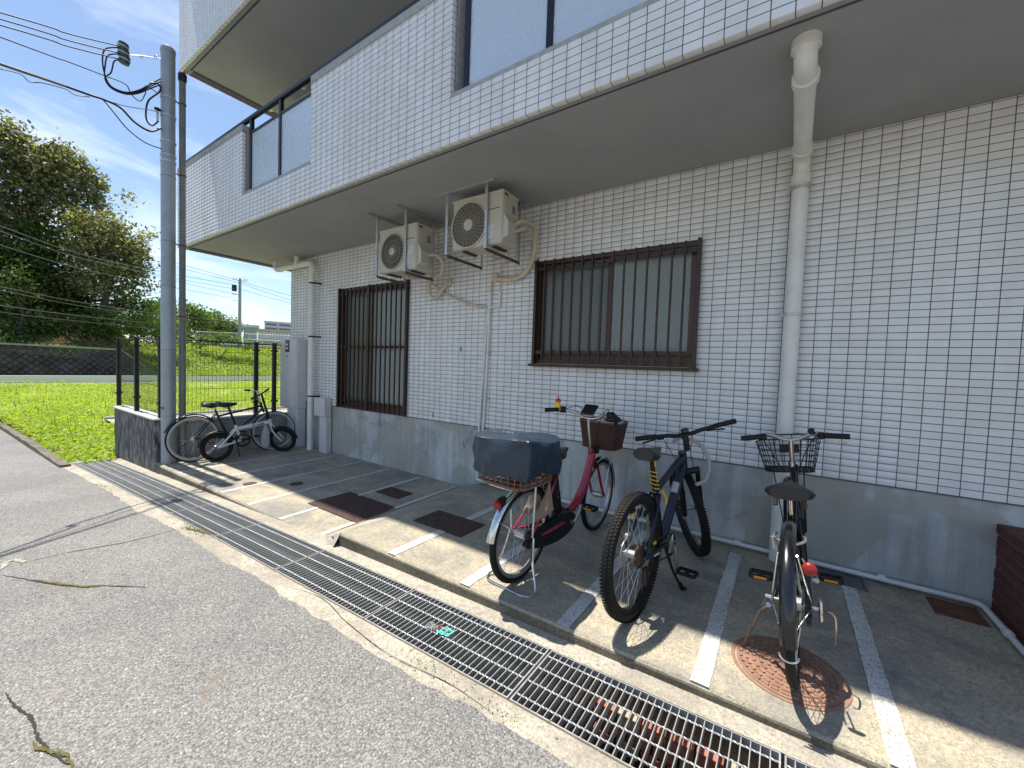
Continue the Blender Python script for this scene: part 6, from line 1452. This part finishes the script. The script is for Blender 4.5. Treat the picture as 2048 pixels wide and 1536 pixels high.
# light green round trees further right along the hill
for (D, q, lab, dens) in ((70, ((305, 615, 16), (330, 615, 20), (318, 640, 25), (290, 650, 25), (345, 650, 22), (340, 675, 20)), 'rounded bright green tree half hidden by the grey pole', 55),
                          (76, ((385, 628, 20), (400, 640, 24), (375, 655, 24), (372, 615, 12), (385, 678, 16)), 'rounded bright green tree just beyond the strapped pipe', 55),
                          (82, ((428, 636, 16), (420, 655, 22), (445, 648, 17), (440, 664, 16), (415, 675, 16)), 'dense rounded green tree in the middle of the hill row', 50),
                          (88, ((466, 650, 13), (470, 662, 12), (457, 664, 14), (474, 655, 8)), 'last rounded green tree of the hill row beside the far pole', 50)):
    bl = [px_blob(*b_, D, .9) for b_ in q]; base = at_dist(q[1][0], 690, D); base[2] = 1.5
    tree(lab, tuple(base), tuple(at_dist(*q[1][:2], D)), bl, dens, .36, 'leaf_light', [], .25, .5, group='round trees along the far hill')
bl = [px_blob(*b_, 60, .8) for b_ in ((300, 660, 22), (330, 670, 20), (365, 672, 18), (275, 655, 18), (250, 650, 16))]
base = at_dist(320, 690, 60); base[2] = 1.9
tree('dark low thicket between the hillside and the bright round trees', tuple(base), tuple(at_dist(320, 665, 60)), bl, 80, .30, 'leaf_mid', [], .15, .5, name='thicket')
bl = [px_blob(*b_, 46, .8) for b_ in ((410, 683, 14), (440, 678, 17), (470, 682, 13), (395, 690, 10), (490, 690, 12))]
base = at_dist(440, 692, 46); base[2] = field_z(base[0], base[1]) - .1
tree('wide pale green shrub on the grassy bank in front of the white mesh fence', tuple(base), tuple(at_dist(440, 680, 46)), bl, 170, .2, 'leaf_light', [], .05, .22, name='shrub')
# undergrowth on the bank above the block wall (nobody could count it)
N = 16000; yy = rng.uniform(-12, 9, N); xx = -rng.uniform(39.6, 46.5, N); 
zz = np.array([field_z(a, b) for a, b in zip(xx, yy)]) + np.abs(rng.normal(0, .35, N)) * (.5 + .5 * np.sin(yy * 1.7 + xx))
dry = (np.sin(yy * .9 + 2.0) + .6 * np.sin(xx * 1.3 + yy * 2.1) + rng.normal(0, .4, N) + (42.0 - (-xx)) * .35) > .55
P_ = np.stack([xx, yy, zz], 1)
tag(leaves('undergrowth', P_[~dry], .3, 'leaf_mid', kind='stuff'), 'dark green undergrowth covering the bank above the block wall', 'undergrowth')
tag(leaves('dry_weeds', P_[dry], .32, 'weed_dry', kind='stuff', asp=.2), 'brown dry weeds along the top of the block wall', 'weeds')
N = 24000; yy = rng.uniform(8, 34, N); xx = -rng.uniform(36.7, 48, N); zz = np.array([field_z(a, b) for a, b in zip(xx, yy)]) + np.abs(rng.normal(0, .14, N))
tag(leaves('bank_grass', np.stack([xx, yy, zz], 1), .24, 'grass_blade', kind='stuff', asp=.3), 'green grass on the bank beyond the mesh fence', 'grass')
# meadow weeds
N = 170000; u = rng.random(N) ** 1.7; xx = -(8.75 + u * 25.6); yy = 1.27 + .012 * (xx + 9) + rng.random(N) ** 1.25 * (3.0 + (-xx) * .62)
keep = (np.sin(xx * 1.1 + 2 * np.sin(yy * .7)) + np.sin(yy * 1.9 + .5 * xx) + rng.normal(0, .9, N)) > -1.3
keep &= ~((xx > -14.4) & (xx < -11.2) & (yy > 2.6)) & ~((xx > -9.35) & (yy > 1.72))
xx, yy = xx[keep], yy[keep]; hgt = np.abs(rng.normal(0, .07, len(xx))) * (1 + .5 * np.sin(xx * .8 + yy))
zz = np.array([field_z(a, b) for a, b in zip(xx, yy)]) + hgt
tag(leaves('meadow_grass', np.stack([xx, yy, zz], 1), .068, 'grass_blade', kind='stuff', flat=.9, asp=.6), 'bright lime green low weeds filling the meadow', 'grass')
N = 900; xx = -rng.uniform(9, 30, N); yy = 1.6 + rng.random(N) * (2 + (-xx) * .4); m_ = ~((xx > -14.4) & (yy > 2.6)); xx, yy = xx[m_], yy[m_]
st_ = MB()
for a, b in zip(xx, yy):
    h = random.uniform(.12, .38); z = field_z(a, b); st_.tube([(a, b, z), (a + random.uniform(-.05, .05), b + random.uniform(-.05, .05), z + h)], [.006, .002], 3, cap=False)
tag(st_.build('weed_stalks', 'leaf_mid'), 'thin dark weed stalks standing up from the meadow', 'weeds', kind='stuff')
for i in range(26):                                             # tufts in the cracks along the road edge
    pass
tf = []
for (px, py, n) in ((385, 1058, 110), (400, 1066, 60), (205, 970, 80), (150, 900, 60), (860, 1340, 50), (1000, 1430, 40)):
    q = at_z(px, py, road_z(at_z(px, py, -.15)[0])); c = np.array(q) + rng.normal(0, 1, (n, 3)) * np.array([.12, .03, .0]); c[:, 2] = [road_z(a) + abs(random.gauss(0, .006)) + .004 for a in c[:, 0]]; tf.append(c)
tag(leaves('joint_weeds', np.concatenate(tf), .014, 'leaf_light', kind='stuff', asp=.4), 'tiny weeds growing in the pavement joints', 'weeds')

# block retaining wall beyond the far road
rw = thing('block_wall', 'dark diagonal block retaining wall below the wooded hillside', 'retaining wall', (-39.2, 0, -.5))
core = MB(); ys = list(np.arange(-14, 8.01, .25)) + [8.4, 8.8, 9.1, 9.3]
top = lambda y: 1.82 - .004 * (y + 10) * (y + 10) * .15 if y < 8 else 1.82 - .2 - .9 * (y - 8)
vs = []
for y in ys: vs += [(-38.95, y, -.6), (-39.35, y, top(y) - .02), (-39.9, y, top(y) - .02)]
core.add(vs, [(i * 3 + j, (i + 1) * 3 + j, (i + 1) * 3 + j + 1, i * 3 + j + 1) for i in range(len(ys) - 1) for j in range(2)]).build('wall_core', 'wall_joint', rw)
blk = MB(); dq = .30; cap_ = MB()
for i in range(-40, 70):
    for j in range(-6, 12):
        cy = -14 + (i - j) * dq * .707 + .0; cz = -.45 + (i + j) * dq * .707
for row in range(0, 13):
    for k in range(0, 54):
        cy = -14 + k * .425 + (.2125 if row % 2 else 0); cz = -.42 + row * .2; 
        if cz > top(cy) - .12 or cy > 8.6: continue
        h = .195; w = .205; d = random.uniform(.03, .10); fx_ = lambda z: -38.95 - .4 * (z + .6) / 2.4
        o_ = random.uniform(-.012, .012)
        a = [(fx_(cz - h) - .0, cy, cz - h), (fx_(cz), cy + w, cz), (fx_(cz + h), cy, cz + h), (fx_(cz), cy - w, cz)]
        b = [(p[0] + d, cy + (p[1] - cy) * .72 + o_, cz + (p[2] - cz) * .72 + o_) for p in a]
        blk.add(a + b, [(4, 5, 6, 7), (0, 1, 5, 4), (1, 2, 6, 5), (2, 3, 7, 6), (3, 0, 4, 7)])
tag(blk.build('block_facing', 'wall_block', rw), kind='stuff')
vs = []
for y in ys: vs += [(-39.2, y, top(y) - .05), (-39.2, y, top(y) + .06), (-39.6, y, top(y) + .06)]
MB().add(vs, [(i * 3 + j, (i + 1) * 3 + j, (i + 1) * 3 + j + 1, i * 3 + j + 1) for i in range(len(ys) - 1) for j in range(2)]).build('coping', 'low_wall', rw)
# white roadside rail
gr_ = thing('guard_rail', 'long low white guard rail along the far edge of the meadow', 'guard rail', (-34.8, 5, -.5))
MB().box((-34.85, -20, -.36), (-34.78, 45, -.03), .01).build('beam', 'rail_white', gr_)
psrc = None
for k in range(27):
    y = -18 + k * 2.4
    if psrc is None: psrc = MB().box((-.05, -.05, -.4), (.05, .05, .2), .01).build('post', 'rail_white', gr_, org=(0, 0, 0)); o = psrc
    else: o = inst(psrc, 'post', (0, 0, 0), gr_)
    o.location = (-34.92 + 34.8, y - 5, -.25 + .5)

# white mesh fence on top of the bank
wf = thing('white_fence', 'pale mesh fence along the top of the grassy bank', 'fence', tuple(at_dist(480, 690, 56)))
A_ = Vector(at_dist(392, 690, 60)); B_ = Vector(at_dist(600, 690, 56)); A_.z = 1.9; B_.z = 1.9
for k in range(9):
    q = A_.lerp(B_, k / 8); MB().box((q.x - .04, q.y - .04, 1.6), (q.x + .04, q.y + .04, 4.3)).build('post', 'rail_white', wf)
for z in (2.2, 2.9, 3.6, 4.25): MB().tube([(A_.x, A_.y, z), (B_.x, B_.y, z)], .022, 5).build('rail', 'rail_white', wf)
w_ = MB()
for k in range(90):
    q = A_.lerp(B_, k / 89); w_.tube([(q.x, q.y, 2.1), (q.x, q.y, 4.25)], .010, 3)
tag(w_.build('mesh_wires', 'rail_white', wf), kind='stuff')
# far buildings
def far_building(label, px0, px1, pyt, D, depth, mat, nfl=0, roof=None, name='far_building', fh=2.9):
    a = at_dist(px0, pyt, D); b = at_dist(px1, pyt, D); L = math.hypot(b[0] - a[0], b[1] - a[1]); d = Vector((b[0] - a[0], b[1] - a[1], 0)).normalized(); n = Vector((-d.y, d.x, 0))
    if n.dot(Vector((a[0], a[1], 0))) < 0: n = -n
    t = thing(name, label, 'building', (a[0], a[1], 0)); zt = a[2]
    def bx(u0, u1, v0, v1, z0, z1, nm, m):
        P = [Vector((a[0], a[1], 0)) + d * u + n * v for (u, v) in ((u0, v0), (u1, v0), (u1, v1), (u0, v1))]; MB().prism([(p.x, p.y) for p in P], z0, z1).build(nm, m, t)
    bx(0, L, .0, depth, 0, zt, 'wall', mat)
    bx(-.4, L + .4, -.4, depth + .4, zt + .002, zt + .5, 'roof', roof or mat)
    for k in range(nfl):
        z = zt - .9 - k * fh
        for s in range(3): bx(L * (.03 + s * .325), L * (.03 + s * .325 + .27), -.12, -.01, z - 1.3, z, 'window', 'far_shade')  # flat panels, the shade of the open balcony recesses put into their colour
        bx(L * .01, L * .97, -1.2, -.13, z - 2.6, z - 1.4, 'balcony', mat)
    return t, bx, L, zt
far_building('white apartment block with rows of open balconies far behind the fence', 529, 610, 643, 300, 14, 'far_white', 5)
t_, bx_, L_, zt_ = far_building('low tan ribbed building in front of the white apartment block', 515, 600, 661, 120, 10, 'far_tan', 0, 'far_tan', 'tan_building')
for k in range(16): bx_(L_ * k / 16 + .1, L_ * k / 16 + .45, -.12, -.01, zt_ - 1.9, zt_ - .2, 'rib', 'far_white')
bx_(-1, L_ + 1, -1.6, -.2, zt_ - 2.6, zt_ - 2.3, 'canopy', 'far_white')
far_building('small pale grey shed beside the far utility pole', 487, 514, 654, 95, 6, 'far_grey', 0, 'far_white', 'shed')
far_building('long low grey roofed shed behind the bank shrub', 425, 481, 658, 90, 6, 'far_grey', 0, 'far_grey', 'shed')
# far utility pole
q = at_dist(480, 557, 58); bz = 1.7
fp = thing('utility_pole', 'distant concrete utility pole with transformer beyond the mesh fence', 'utility pole', (q[0], q[1], bz))
MB().lathe((q[0], q[1], bz), (0, 0, 1), [(.20, 0), (.14, q[2] - bz)], 14).build('shaft', 'pole_steel', fp, smooth=True)
sdv = Vector((.37, .93, 0))
def arm(z, l0, l1, r=.05): MB().tube([Vector((q[0], q[1], z)) + sdv * l0, Vector((q[0], q[1], z)) + sdv * l1], r, 6).build('crossarm', 'galv', fp)
zt_ = q[2]; arm(zt_ - .2, -.7, .7); arm(zt_ - 1.9, -.8, .1); arm(zt_ - 2.6, -.8, .1)
c_ = Vector((q[0], q[1], zt_ - 1.2)) + sdv * -.55; MB().lathe(c_, (0, 0, 1), [(.22, -.35), (.25, -.3), (.25, .3), (.2, .38)], 14).build('transformer', 'fence_black', fp, smooth=True)
for s in (-.65, -.4, .4, .65): MB().lathe(Vector((q[0], q[1], zt_ - .13)) + sdv * s, (0, 0, 1), [(.05, 0), (.07, .08), (.03, .16)], 8).build('insulator', 'porcelain', fp)
for i, (ya, yb) in enumerate(((562, 590), (566, 600), (578, 605))):
    cable(('uppermost', 'middle', 'lowest')[i] + ' far wire running from the distant pole to behind the building', [at_dist(480, ya, 58), at_dist(530, (ya + yb) / 2 + 1, 58), at_dist(620, yb + 12, 58)], .02, 'cable_grey', 'wires to the right of the distant pole', 5)
for i, (ya, yb) in enumerate(((500, 562), (512, 566), (545, 590))):
    cable(('uppermost', 'middle', 'lowest')[i] + ' far wire crossing the cloudy sky to the distant pole', [at_dist(200, ya - 20, 56), at_dist(360, (ya + yb) / 2 - 3, 57), at_dist(480, yb, 58)], .018, 'cable_grey', 'wires to the left of the distant pole', 5)
# wires across the wooded hillside
for i, (ya, ym, yb, r_w) in enumerate(((452, 508, 545, .014), (462, 516, 553, .012), (490, 537, 572, .012))):
    cable(('uppermost', 'middle', 'lowest')[i] + ' thin grey wire passing in front of the tree crowns', [at_dist(-200, ya - 65, 33), at_dist(0, ya, 33), at_dist(160, ym, 34), at_dist(330, yb, 36), at_dist(470, yb + 25, 38)], r_w, 'cable_grey', 'wires in front of the tree crowns', 6)
for i, (ya, ym, yb, r_w) in enumerate(((574, 605, 630, .028), (581, 612, 636, .022), (611, 632, 650, .024), (624, 643, 660, .016))):
    cable(('uppermost', 'second highest', 'third', 'lowest')[i] + ' of four black wires passing low in front of the wooded bank', [at_dist(-200, ya - 35, 33), at_dist(0, ya, 33), at_dist(160, ym, 34), at_dist(330, yb, 36), at_dist(470, yb + 15, 38)], r_w, 'cable', 'wires low in front of the wooded bank', 6)
